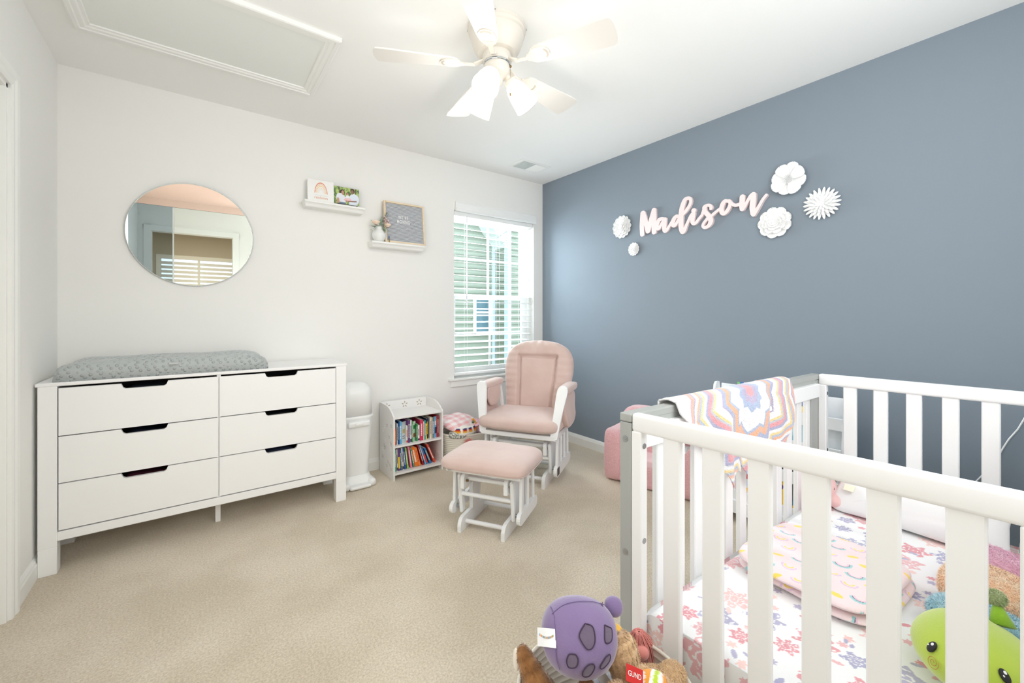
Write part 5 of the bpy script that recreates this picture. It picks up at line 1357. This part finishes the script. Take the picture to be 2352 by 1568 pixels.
m_fl = mat('matte_white_plaster', srgb(248,248,248), .75, bump=(40,.04,.001))
def petal(bm, ang, r0, r1, w, lift0, lift1, tip=.5, cup=.3, notch=0.0, n=8, m=13):
    """flat on wall plane (y,z), -x is outwards; ang in radians"""
    ca, sa = math.cos(ang), math.sin(ang)
    def f(u, v):
        k = v; rad = r0+(r1-r0)*k; kc = tip; s_ = (u-.5)*2
        ww = w*(.22+.78*math.sin(PI/2*k/kc)) if k < kc else w*math.sqrt(max(0.0, 1-((k-kc)/(1-kc))**2.3)*.995+.005)
        rad -= notch*(1-abs(s_))*k**6*(r1-r0)
        h = lift0+(lift1-lift0)*k**1.3+cup*w*abs(s_)**2*.5
        y = rad*ca-ww*s_*sa; z = rad*sa+ww*s_*ca
        return Vector((-h, y, z))
    V = grid_surface(bm, n, m, f)
def finish_flower(name, label, c, build, rot=0.0):
    y, z = c; t_ = thing(name, label, 'wall decoration', (WX-.001, y, z), (0,0,0), 'white plaster flowers on the blue wall')
    build(t_); return t_
def thick(o, th=.003):
    s_ = o.modifiers.new('thickness', 'SOLIDIFY'); s_.thickness = th; s_.offset = 0
def anemone(t_):
    bm = BM(); n = 8
    for i in range(n): petal(bm, 2*PI*i/n+.3, .012, .088+.004*(i%3), .031+.003*(i%2), .010+.006*(i%2), .022+.006*(i%2), .70, .22, .06)
    o = part('petals', bm, m_fl, t_, True); thick(o)
    bm = BM(); rd = random.Random(3)
    for i in range(70):
        a = i*2.399; r = .003*math.sqrt(i)+.003; tube(bm, [(-.012, r*.7*math.cos(a), r*.7*math.sin(a)), (-.034+.1*r, r*math.cos(a), r*math.sin(a))], .0011, 5)
        bmesh.ops.create_icosphere(bm, subdivisions=1, radius=.0022, matrix=Matrix.Translation((-.035+.1*r, r*math.cos(a), r*math.sin(a))))
    cyl(bm, (0,0,0), (-.016,0,0), .02, seg=16); part('stamens', bm, m_fl, t_, True)
def dahlia(R, layers, w, tipk):
    def b_(t_):
        bm = BM()
        for li_, (rr, n, lift) in enumerate(layers):
            for i in range(n): petal(bm, 2*PI*(i+.5*(li_%2))/n+.2*li_, .006, R*rr, w*(.6+.4*rr), .006+lift*.7, .010+lift, tipk, .25, .0)
        o = part('petals', bm, m_fl, t_, True); thick(o, .0022)
        bm = BM(); superell(bm, (-.026,0,0), (.010,.014,.014), 1, 1, 16, 10); cyl(bm, (0,0,0), (-.022,0,0), .016, seg=14); part('centre', bm, m_fl, t_, True)
    return b_
def rosette(R, layers, wk):
    def b_(t_):
        bm = BM()
        for li_, (rr, n, lift) in enumerate(layers):
            for i in range(n): petal(bm, 2*PI*(i+.5*(li_%2))/n+.37*li_, .004, R*rr, R*wk*(.35+.65*rr), .004+lift*.8, .008+lift, .66, .45, .05)
        o = part('petals', bm, m_fl, t_, True); thick(o, .0022)
        bm = BM(); cyl(bm, (0,0,0), (-.020,0,0), R*.3, seg=16); superell(bm, (-.030,0,0), (.008,R*.12,R*.12), 1, 1, 14, 8); part('centre', bm, m_fl, t_, True)
    return b_
WF = lambda u, v: wallpt(u, v, .012)
finish_flower('plaster_flower', 'largest white flower, eight broad petals, above the end of the lettering', WF(1812,412), anemone)
finish_flower('plaster_flower', 'spiky white dahlia flower furthest right on the blue wall', WF(1887,467), dahlia(.088, ((1,22,.0),(.8,18,.010),(.6,14,.018),(.42,10,.024),(.25,7,.030)), .0080, .55))
finish_flower('plaster_flower', 'round layered white camellia just below the end of the lettering', WF(1779,511), rosette(.092, ((1,9,.0),(.74,7,.010),(.52,6,.018),(.34,5,.024),(.2,4,.028)), .33))
finish_flower('plaster_flower', 'ruffled white flower to the left of the lettering', WF(1428,521), rosette(.092, ((1,14,.0),(.82,11,.010),(.64,9,.018),(.44,7,.024),(.26,5,.030)), .23))
finish_flower('plaster_flower', 'smallest white flower, below the ruffled one at the left', WF(1455,572), rosette(.052, ((1,13,.0),(.78,9,.008),(.55,7,.014),(.32,5,.018)), .25))

# cord on the wall behind the crib
cp = [wallpt(*p) for p in ((2395,880),(2352,962),(2338,985),(2318,1007),(2306,1025),(2290,1052),(2262,1085),(2240,1107),(2200,1140),(2150,1172))]
bm = BM(); tube(bm, [(WX-.006, y, z) for y, z in cp], .0028, 8); tag(link_mesh('power_cord', bm, M_PLAST, None, True), 'thin white cord running down the blue wall behind the crib', 'cord')
# ------------------------------------------------------------------ plush toys
def plush_mat(name, c, c2=None, nv=(30,.25), bump=(200,.3,.002)):
    return mat(name, srgb(*c), .95, sheen=.6, noise_var=(nv[0], nv[1], srgb(*c2)) if c2 else None, bump=bump)
m_blackeye = mat('embroidered_black', srgb(20,20,24), .5, bump=(200,.1,.0005)); m_eyew = mat('embroidered_white', srgb(250,250,250), .6, bump=(200,.1,.0005))

# toy basket in the foreground
TBX = (0.700, 0.592, 0)
TB_ = rope_basket('large cream rope basket full of plush toys in the foreground by the crib', TBX, 0.197, 0.197, 0.342, 0.05, 20)
bm = BM(); rd = random.Random(8)
C0 = Vector((.166, .040, .352))
for i in range(230):
    a = rd.uniform(0, 2*PI); r = rd.uniform(.004,.022); p = C0+Vector((r*math.cos(a)*.6, r*math.sin(a)*.6, .022)); e = C0+Vector((.012+r*1.6*math.cos(a), r*1.6*math.sin(a), -.045+rd.uniform(-.01,.01)))
    tube(bm, [p, (p+e)/2+Vector((.006*math.cos(a),.006*math.sin(a),.006)), e], .0009, 4)
tas = part('tassel', bm, m_tassel, TB_, False, 'coral yarn tassel')
bm = BM(); bmesh.ops.create_icosphere(bm, subdivisions=3, radius=.016, matrix=Matrix.Translation(C0+Vector((-.012,-.018,-.012)))); part('felt_ball', bm, m_tassel, TB_, True)

# purple round plush with dark patches
PP = thing('purple_plush', 'round purple plush toy with dark patches and a white tag in the foreground basket', 'plush toy', (0.664, 0.640, 0.452), (math.radians(-40), 0, math.radians(-39)))
PP.scale = (.93, .93, .93)
# local frame: -y faces the camera roughly
m_purple = plush_mat('purple_velboa', (138,118,160), (122,102,146), (9,.3))
def ppf(v): return Vector((v.x*(1+.04*(v.z/.075)), v.y, v.z*(1-.05*abs(v.x)/.09)))+Vector((0,0,.002*fnoise(v,14,1)))
bm = BM(); superell(bm, (0,0,0), (.088,.078,.080), .86, .80, 56, 36, fn=ppf); part('body', bm, m_purple, PP, True)
bm = BM(); superell(bm, (.088,-.005,.058), (.022,.020,.022), .9, .9, 24, 14); part('ear', bm, m_purple, PP, True)
def on_body(x, z):
    # ray to the body surface from the front (-y), superellipsoid approx
    e = .83; k = 1-(abs(x)/.088)**(2/e)-(abs(z)/.080)**(2/e); return -(.078*(max(k, .02))**(e/2))
bm = BM()
def seam_line(pts, n=6, out=.0012):
    return [(x, on_body(x, z)-out, z) for x, z in catmull(pts, n)]
tube(bm, seam_line([(-.066,.052),(-.060,.035),(-.058,.0),(-.058,-.04),(-.050,-.062)]), .0008, 5)
tube(bm, seam_line([(-.064,.036),(-.040,.052),(-.010,.060),(.030,.062),(.055,.058)]), .0008, 5)
for k in range(5): tube(bm, [(.055, on_body(.055,.058)-.002, .058), (.055+.005*math.cos(k*1.256), on_body(.055,.058)-.0015, .058+.005*math.sin(k*1.256))], .0011, 4)
part('seam', bm, mat('purple_seam', srgb(112,92,136), .9, bump=(60,.1,.001)), PP, True)
m_patch = plush_mat('dark_patch', (108,94,116)); m_pedge = mat('patch_edge', srgb(70,54,78), .9, bump=(60,.1,.001))
def patch(bmf, bme, pts):
    c = (sum(p[0] for p in pts)/len(pts), sum(p[1] for p in pts)/len(pts))
    ring = catmull([*pts, pts[0]], 5)[:-1]
    rows = []
    for k in (0, .35, .7, 1.0):
        rows.append([bmf.verts.new((c[0]+(x-c[0])*k, on_body(c[0]+(x-c[0])*k, c[1]+(z-c[1])*k)-.0016, c[1]+(z-c[1])*k)) for x, z in ring])
    for A, B in zip(rows, rows[1:]):
        for i in range(len(A)): bmf.faces.new((A[i], A[(i+1)%len(A)], B[(i+1)%len(A)], B[i]))
    tube(bme, [(x, on_body(x, z)-.002, z) for x, z in ring], .0013, 5, True)
k_ = .088/90.0
def pxs(L): return [((x-1337)*k_, -(y-1458)*k_) for x, y in L]
for pts in ([(1345,1439),(1362,1445),(1365,1468),(1358,1482),(1346,1485),(1333,1470),(1331,1458)],[(1391,1440),(1400,1443),(1408,1447),(1406,1465),(1398,1472),(1388,1470)],[(1307,1494),(1320,1495),(1325,1505),(1320,1516),(1305,1517),(1300,1507),(1303,1498)],[(1346,1512),(1358,1510),(1361,1517),(1350,1530),(1336,1531),(1336,1522)],[(1388,1497),(1398,1493),(1396,1504),(1380,1517),(1374,1514)]):
    a_, b__ = BM(), BM(); patch(a_, b__, pxs(pts)); po = part('patch', a_, m_patch, PP, True); 
    part('patch_stitching', b__, m_pedge, po, True)
bm = BM()
A = [(-.060+(.001)*i, -.060, 0) for i in range(1)]
grid_surface(bm, 8, 4, lambda u, v: Vector((-.098+.040*u, -.030-.036*u-.004*math.sin(u*PI), -.022+.034*v-.004*u))); to = part('sewn_tag', bm, mat('satin_white', srgb(246,246,248), .4, bump=(60,.05,.0005)), PP)
s_ = to.modifiers.new('thickness', 'SOLIDIFY'); s_.thickness = .0008
cols_ = [(110,170,210),(240,190,80),(230,120,110),(130,190,120),(160,130,190)]
bm_by = {}
for i in range(14):
    u = .12+.8*i/14; x, y, z = -.098+.040*u, -.030-.036*u-.004*math.sin(u*PI)-.0008, -.022+.034*(.70-.28*math.sin(u*PI*.9)+.12*u)-.004*u
    bmx = bm_by.setdefault(i % 5, BM()); box(bmx, x-.0008, x+.0008, y-.0006, y+.0002, z-.0020, z+.0020)
for k, bmx in bm_by.items(): part('tag_print', bmx, mat('tagcol_%d' % k, srgb(*cols_[k]), .7, bump=(60,.05,.0005)), to)

# brown dog plush, legs up
m_brown = plush_mat('brown_fur', (168,118,66), (140,92,44), (40,.2), (160,.6,.003))
BD = thing('brown_plush', 'brown plush animal with raised legs at the left of the toy basket', 'plush toy', (0.585, 0.600, 0.335))
bm = BM()
def limb(bm, pts, rad, seg=16):
    tube(bm, pts, 1.0, seg, False, rad)
P_ = catmull([(-.035,.175,.010),(-.035,.172,.060),(-.030,.160,.085)][0:1]+[(-.045,.150,.045)], 2)
limb(bm, [(.020,.020,-.06),(.010,.060,-.02),(.004,.100,.02),(.0,.125,.045),(-.002,.136,.062),(-.002,.140,.072)], [.045,.038,.028,.020,.015,.006])
superell(bm, (.02,.0,-.05), (.085,.075,.055), 1, 1, 32, 18)
limb(bm, [(.055,-.03,-.02),(.066,.0,.015),(.072,.012,.034),(.076,.018,.044)], [.028,.024,.018,.008])
fur(bm, 16000, .0050, .0007, 3); part('body', bm, m_brown, BD, False)
bm = BM(); superell(bm, (-.012,.146,.040), (.006,.010,.026), 1, 1, 16, 10); part('paw_sole', bm, plush_mat('pale_sole', (238,228,214)), BD, True)

# grey white shaggy plush under the others
GP = thing('shaggy_plush', 'pale grey long-haired plush lying in the foreground toy basket', 'plush toy', (0.70, 0.60, 0.315))
bm = BM(); superell(bm, (.02,-.02,-.02), (.085,.075,.045), 1, 1, 30, 18); fur(bm, 9000, .020, .0008, 5, .1); part('body', bm, plush_mat('grey_white_fur', (226,228,234), (206,206,216), (40,.2)), GP, False)

# tan puppy plush with yellow sole, striped shirt and red tag
m_tan = plush_mat('tan_fur', (226,192,150), (208,170,124), (60,.22), (160,.6,.003))
TP = thing('tan_puppy_plush', 'tan furry plush with raised yellow-soled leg and red tag in the toy basket', 'plush toy', (0.722, 0.573, 0.350))
bm = BM()
limb(bm, [(.016,-.04,-.03),(.014,-.016,.010),(.012,.000,.045),(.010,.010,.078),(.009,.014,.098),(.008,.016,.108)], [.024,.026,.034,.037,.030,.012])
superell(bm, (.04,-.055,-.005), (.075,.060,.042), 1, 1, 32, 18)
limb(bm, [(.02,-.02,.01),(.060,-.010,.012),(.100,-.030,.0),(.115,-.045,-.01)], [.016,.016,.018,.012])
superell(bm, (-.052,-.035,.030), (.030,.028,.036), 1, 1, 26, 16)
superell(bm, (.105,-.055,.012), (.035,.028,.026), 1, 1, 26, 16)
fur(bm, 30000, .0065, .0008, 6); part('body', bm, m_tan, TP, False)
bm = BM(); superell(bm, (.012,.030,.090), (.028,.018,.026), 1, 1, 24, 14); part('foot_sole', bm, plush_mat('yellow_sole', (250,196,70)), TP, True, 'yellow foot sole')
bm = BM(); superell(bm, (.030,-.050,.020), (.050,.036,.028), 1, 1, 40, 24); o = part('shirt', bm, M_ATTR_CLOTH, TP, True)
paint(o, lambda co: np.where((np.sin(co[:,0]*90+3*np.sin(co[:,1]*60)) > .55)[:,None], np.array(srgb(240,160,50)), np.where((np.sin(co[:,0]*90+3*np.sin(co[:,1]*60)) < -.6)[:,None], np.array(srgb(190,215,50)), np.array(srgb(248,248,250)))))
bm = BM(); box(bm, -.048, -.002, -.004, -.0025, -.012, .016, .004, 3)
tgo = part('red_tag', bm, mat('red_card', srgb(212,36,36), .5, bump=(60,.05,.0005)), TP, False, 'red printed tag', loc=(.004,-.052,.055), rot=(math.radians(-38), math.radians(32), math.radians(-20)))
text_mesh('tag_lettering', 'GUND', .0125, .0003, m_spinew, tgo, (-.026,-.0045,-.002), (PI/2,0,0))
bm = BM(); box(bm, -.010, .010, -.001, .0, -.03, .01, .0005); part('care_label', bm, mat('satin_white', srgb(246,246,248), .4), TP, loc=(-.030,.030,.030), rot=(math.radians(-25), math.radians(-25), 0))

# plush inside the crib ------------------------------------------------------
m_green = plush_mat('lime_plush', (186,208,74), (174,198,62), (8,.3))
GR = thing('green_plush', 'lime green plush toy with embroidered face lying in the crib', 'plush toy', (1.350, 0.120, MZ1+.068), (0,0,math.radians(0)))
bm = BM()
def grf(v):
    return Vector((v.x, v.y, v.z))+Vector((.0,.0,.004*fnoise(v,9,2)))
superell(bm, (0,0,0), (.124,.100,.066), 1, 1, 72, 44, fn=grf)
part('body', bm, m_green, GR, True)
def surf_at(u, v, c, rad):      # point on an ellipsoid seen from the lens position (used once, to place the stitching)
    r = (u-1176)/F_PX; k = (HOR-v)/F_PX; cc, ss = math.cos(TH), math.sin(TH); d = Vector((cc+r*ss, ss-r*cc, k)); o_ = Vector((0,0,CAMZ))-Vector(c)
    A_ = sum((d[i]/rad[i])**2 for i in range(3)); B_ = 2*sum(o_[i]*d[i]/rad[i]**2 for i in range(3)); C_ = sum((o_[i]/rad[i])**2 for i in range(3))-1
    D_ = B_*B_-4*A_*C_
    if D_ < 0: return None
    t_ = (-B_-math.sqrt(D_))/(2*A_); p = o_+d*t_; nrm = Vector((p[i]/rad[i]**2 for i in range(3))).normalized(); return p, nrm
gc = (1.350, 0.120, MZ1+.068); grad = (.124,.100,.066)
for (u, v) in ((2143,1487),(2306,1553)):
    q = surf_at(u, v, gc, grad)
    if q is None: continue
    p, nrm = q; R3 = nrm.to_track_quat('Z','Y').to_matrix().to_4x4(); 
    bm = BM(); superell(bm, (0,0,0), (.0078,.0125,.0045), 1, 1, 24, 10); ey = part('eye', bm, m_blackeye, GR, True, None); ey.matrix_local = Matrix.Translation(p+nrm*.003) @ R3
    bm = BM(); superell(bm, (.001,.005,.0040), (.0026,.0034,.0012), 1, 1, 14, 8); superell(bm, (-.004,-.001,.0042), (.0014,.0018,.001), 1, 1, 10, 6); gl_ = part('eye_glint', bm, m_eyew, ey, True)
    q2 = surf_at(u+3, v+33, gc, grad)
    if q2:
        p, nrm = q2; R3 = nrm.to_track_quat('Z','Y').to_matrix().to_4x4(); bm = BM()
        tube(bm, [(.0035+.0009*k)*0.55*1 and ((.002+.00032*k)*math.cos(k*.42), (.002+.0004*k)*math.sin(k*.42), .0006) for k in range(32)], .0006, 4)
        ck = part('cheek_stitch', bm, mat('cheek_thread', srgb(190,140,70), .8, bump=(60,.05,.0005)), GR, True); ck.matrix_local = Matrix.Translation(p+nrm*.003) @ R3
# leaf and pompom antenna on top
bm = BM(); tube(bm, [(.085,-.035,.045),(.100,-.028,.070),(.106,-.026,.082)], 1, 12, False, [.022,.012,.006]); part('stalk', bm, plush_mat('leaf_green', (140,186,40)), GR, True)
bm = BM(); bmesh.ops.create_icosphere(bm, subdivisions=3, radius=.014, matrix=Matrix.Translation((.110,-.024,.092))); fur(bm, 2600, .009, .0008, 4, 0); part('pompom', bm, plush_mat('moss_fur', (196,206,158), (166,182,124), (60,.2)), GR, False)

FP = thing('rainbow_plush', 'shaggy plush in pink, peach and blue bands behind the green toy in the crib', 'plush toy', (1.665, 0.115, MZ1+.055))
for nm, cx_, cz_, rx, ry, rz, c1, c2, sd, n in (('blue_band', -.125, -.010, .062, .100, .045, (202,230,238), (158,208,224), 1, 9000), ('peach_band', -.005, .012, .080, .094, .070, (255,238,212), (255,208,166), 2, 10000), ('pink_band', .140, .015, .070, .092, .068, (248,210,226), (238,176,204), 3, 7000)):
    bm = BM(); superell(bm, (cx_, .004, cz_), (rx, ry, rz), .85, .8, 44, 26, fn=lambda v: v+Vector((0,0,.008*fnoise(v,14,sd)))); fur(bm, n*2, .012, .0009, sd, .1)
    part(nm, bm, plush_mat(nm+'_fur', c1, c2, (45,.22)), FP, False)

m_pp = plush_mat('pale_pink_plush', (238,196,194), None, bump=(40,.2,.002))
LP = thing('pink_plush', 'pale pink plush toy with tiny black stitches in the far corner of the crib', 'plush toy', (2.135, 0.637, MZ1+.077), (0,0,math.radians(20)))
bm = BM(); superell(bm, (0,-.01,-.005), (.055,.050,.070), .95, .95, 36, 22); superell(bm, (-.030,-.055,-.042), (.042,.032,.030), 1, 1, 24, 14); superell(bm, (-.040,.010,-.045), (.040,.034,.028), 1, 1, 24, 14); part('body', bm, m_pp, LP, True)
bm = BM(); superell(bm, (.020,-.050,.055), (.040,.034,.020), .9, .9, 24, 14); superell(bm, (.010,-.095,.050), (.03,.028,.018), .9, .9, 24, 14); part('scarf', bm, plush_mat('salmon_jersey', (240,176,156), None, bump=(200,.3,.001)), LP, True, 'salmon coloured scarf')
bm = BM(); rd = random.Random(2)
for i in range(14):
    th_ = rd.uniform(PI*.75, PI*1.6); ph_ = rd.uniform(-.7,.8); d = Vector((math.cos(th_)*math.cos(ph_), math.sin(th_)*math.cos(ph_), math.sin(ph_))); p = Vector((d.x*.0555, d.y*.0505-.01, d.z*.0705-.005))
    a = rd.uniform(0,PI); s1 = d.orthogonal().normalized(); s2 = d.cross(s1); q = (s1*math.cos(a)+s2*math.sin(a))*.005
    tube(bm, [p-q, p+d*.0015, p+q], .0008, 4)
part('stitches', bm, m_blackeye, LP, False)
# ------------------------------------------------------------------ ceiling fan with light kit
m_fan = mat('fan_white_enamel', srgb(230,224,215), 0.4, bump=(30,.02,.001))
m_blade = mat('fan_blade_white', srgb(232,228,222), 0.45, bump=(30,.03,.001))
FC = (1.073, 1.540)
CF = thing('ceiling_fan', 'white five-blade ceiling fan with lit glass shades', 'ceiling fan', (FC[0], FC[1], CZ))
bm = BM(); lathe(bm, [(0,0),(.130,0),(.132,-.004),(.132,-.010),(.127,-.014),(.127,-.026),(.120,-.032),(.121,-.040),(.116,-.060),(.104,-.092),(.094,-.108),(.086,-.116),(.060,-.119),(0,-.119)], 64); hs = part('motor_housing', bm, m_fan, CF, 'auto')
bm = BM()
for k in range(4):
    a = .5+PI/2*k+.4; cyl(bm, (.126*math.cos(a), .126*math.sin(a), -.006), (.134*math.cos(a), .134*math.sin(a), -.006), .0035, seg=10)
part('screw', bm, M_STEEL, hs)
bm = BM(); lathe(bm, [(0,-.118),(.064,-.118),(.066,-.124),(.066,-.150),(.060,-.156),(0,-.156)], 40); part('flywheel', bm, m_fan, CF, 'auto')
bm = BM(); lathe(bm, [(0,-.155),(.059,-.155),(.060,-.158),(.060,-.163),(.058,-.165),(0,-.165)], 48); part('chrome_ring', bm, mat('chrome', srgb(215,222,228), .08, 1.0), CF, 'auto')
bm = BM(); lathe(bm, [(0,-.164),(.056,-.164),(.058,-.170),(.057,-.195),(.050,-.212),(.034,-.222),(.026,-.228),(.024,-.244),(.012,-.250),(0,-.251)], 40); part('light_fitter', bm, m_fan, CF, 'auto')
BZ = -0.166
for k in range(5):
    a = math.radians(8.6+72*k); Mr = Matrix.Rotation(a, 4, 'Z')
    Mt = Matrix.Translation((0,0,BZ)) @ Matrix.Rotation(math.radians(-11), 4, 'X')
    bm = BM()
    r0, r1 = .165, .530; w0, w1 = .046, .068
    top = []; n = 10
    # outline: rounded root, widening, tip softly arced
    P = []
    for i in range(9): q = PI/2+PI*i/8; P.append((r0+.045+.045*math.cos(q), w0*math.sin(q)))
    P.append((r1-.055, -w1))
    P += [(r1-.020,-w1), (r1-.010,-w1+.003), (r1-.004,-w1+.010), (r1+.002,-w1*.55), (r1+.005,0), (r1+.002,w1*.55), (r1-.004,w1-.010), (r1-.010,w1-.003), (r1-.020,w1), (r1-.055, w1)]
    prism(bm, P, -.003, .003, Mr @ Mt); bl = part('blade', bm, m_blade, CF)
    bm = BM()
    bar(bm, (.055,0,-.145), (.105,0,-.170), .030, .008, up=(0,0,1), bev=.003); bar(bm, (.100,0,-.169), (.160,0,-.172), .022, .007, up=(0,0,1), bev=.003)
    vs = bm.verts[:]
    # medallion under the blade root with a crescent slot
    out = [(.205+.048*math.cos(q), .040*math.sin(q)) for q in np.linspace(0, 2*PI, 28, endpoint=False)]
    prism(bm, out, -.008, -.003, Mt)
    prism(bm, [(.150,-.014),(.185,-.024),(.185,.024),(.150,.014)], -.009, -.003, Mt)
    xf(bm, bm.verts[:], Mr); part('blade_iron', bm, m_fan, CF, 'auto')
    bm = BM(); cr = [(.205+.043*math.cos(q), .036*math.sin(q)) for q in np.linspace(-.75, .75, 12)]+[(.205+.034*math.cos(q), .030*math.sin(q)) for q in np.linspace(.75, -.75, 12)]
    prism(bm, cr, -.0088, -.0078, Mr @ Mt); part('iron_slot', bm, mat('slot_shade', srgb(196,186,172), .7, bump=(30,.05,.001)), CF.children[-1])
m_shade = mat('lit_frosted_glass', srgb(255,250,240), .5, emit=(srgb(255,246,232), 1.6))
for k, a in enumerate((-25, 95, 215)):
    a = math.radians(a); d = Vector((math.cos(a)*.62, math.sin(a)*.62, -.785)).normalized(); p0 = Vector((math.cos(a)*.034, math.sin(a)*.034, -.196))
    M_, L_ = frame_of(p0, p0+d)
    bm = BM(); cyl(bm, p0, p0+d*.045, .014, .020, 16); lathe(bm, [(0,.035),(.022,.035),(.030,.042),(.031,.056),(0,.056)], 28, M_); ho = part('lamp_holder', bm, m_fan, CF, 'auto')
    bm = BM(); lathe(bm, [(.024,.052),(.034,.062),(.044,.085),(.050,.115),(.054,.150),(.058,.176),(.0565,.177),(.052,.150),(.047,.115),(.041,.085),(.031,.063),(.022,.054)], 40, M_); part('glass_shade', bm, m_shade, CF, True)
    bm = BM(); lathe(bm, [(0,.050),(.012,.056),(.016,.075),(.027,.105),(.028,.118),(.020,.134),(0,.142)], 24, M_); part('bulb', bm, mat('lit_bulb', (1,1,1), .5, emit=(srgb(255,240,214), 4.0)), CF, True)
    q = Vector((FC[0], FC[1], CZ))+p0+d*.205
    lamp('fan_lamp', 'POINT', q, 2.5, (1.0,0.965,0.92), radius=.045)
bm = BM()
for i in range(26): bmesh.ops.create_icosphere(bm, subdivisions=1, radius=.0013, matrix=Matrix.Translation((.046,-.040,-.172-.0042*i)))
part('pull_chain', bm, M_BRASS, CF)
bm = BM(); lathe(bm, [(0,-.304),(.003,-.302),(.0045,-.294),(.0025,-.282),(0,-.281)], 12, Matrix.Translation((.046,-.040,0))); part('chain_knob', bm, M_BRASS, CF, True)
bm = BM(); bmesh.ops.create_icosphere(bm, subdivisions=2, radius=.006, matrix=Matrix.Translation((.046,-.040,-.170))); part('chain_outlet', bm, M_BRASS, CF, True)
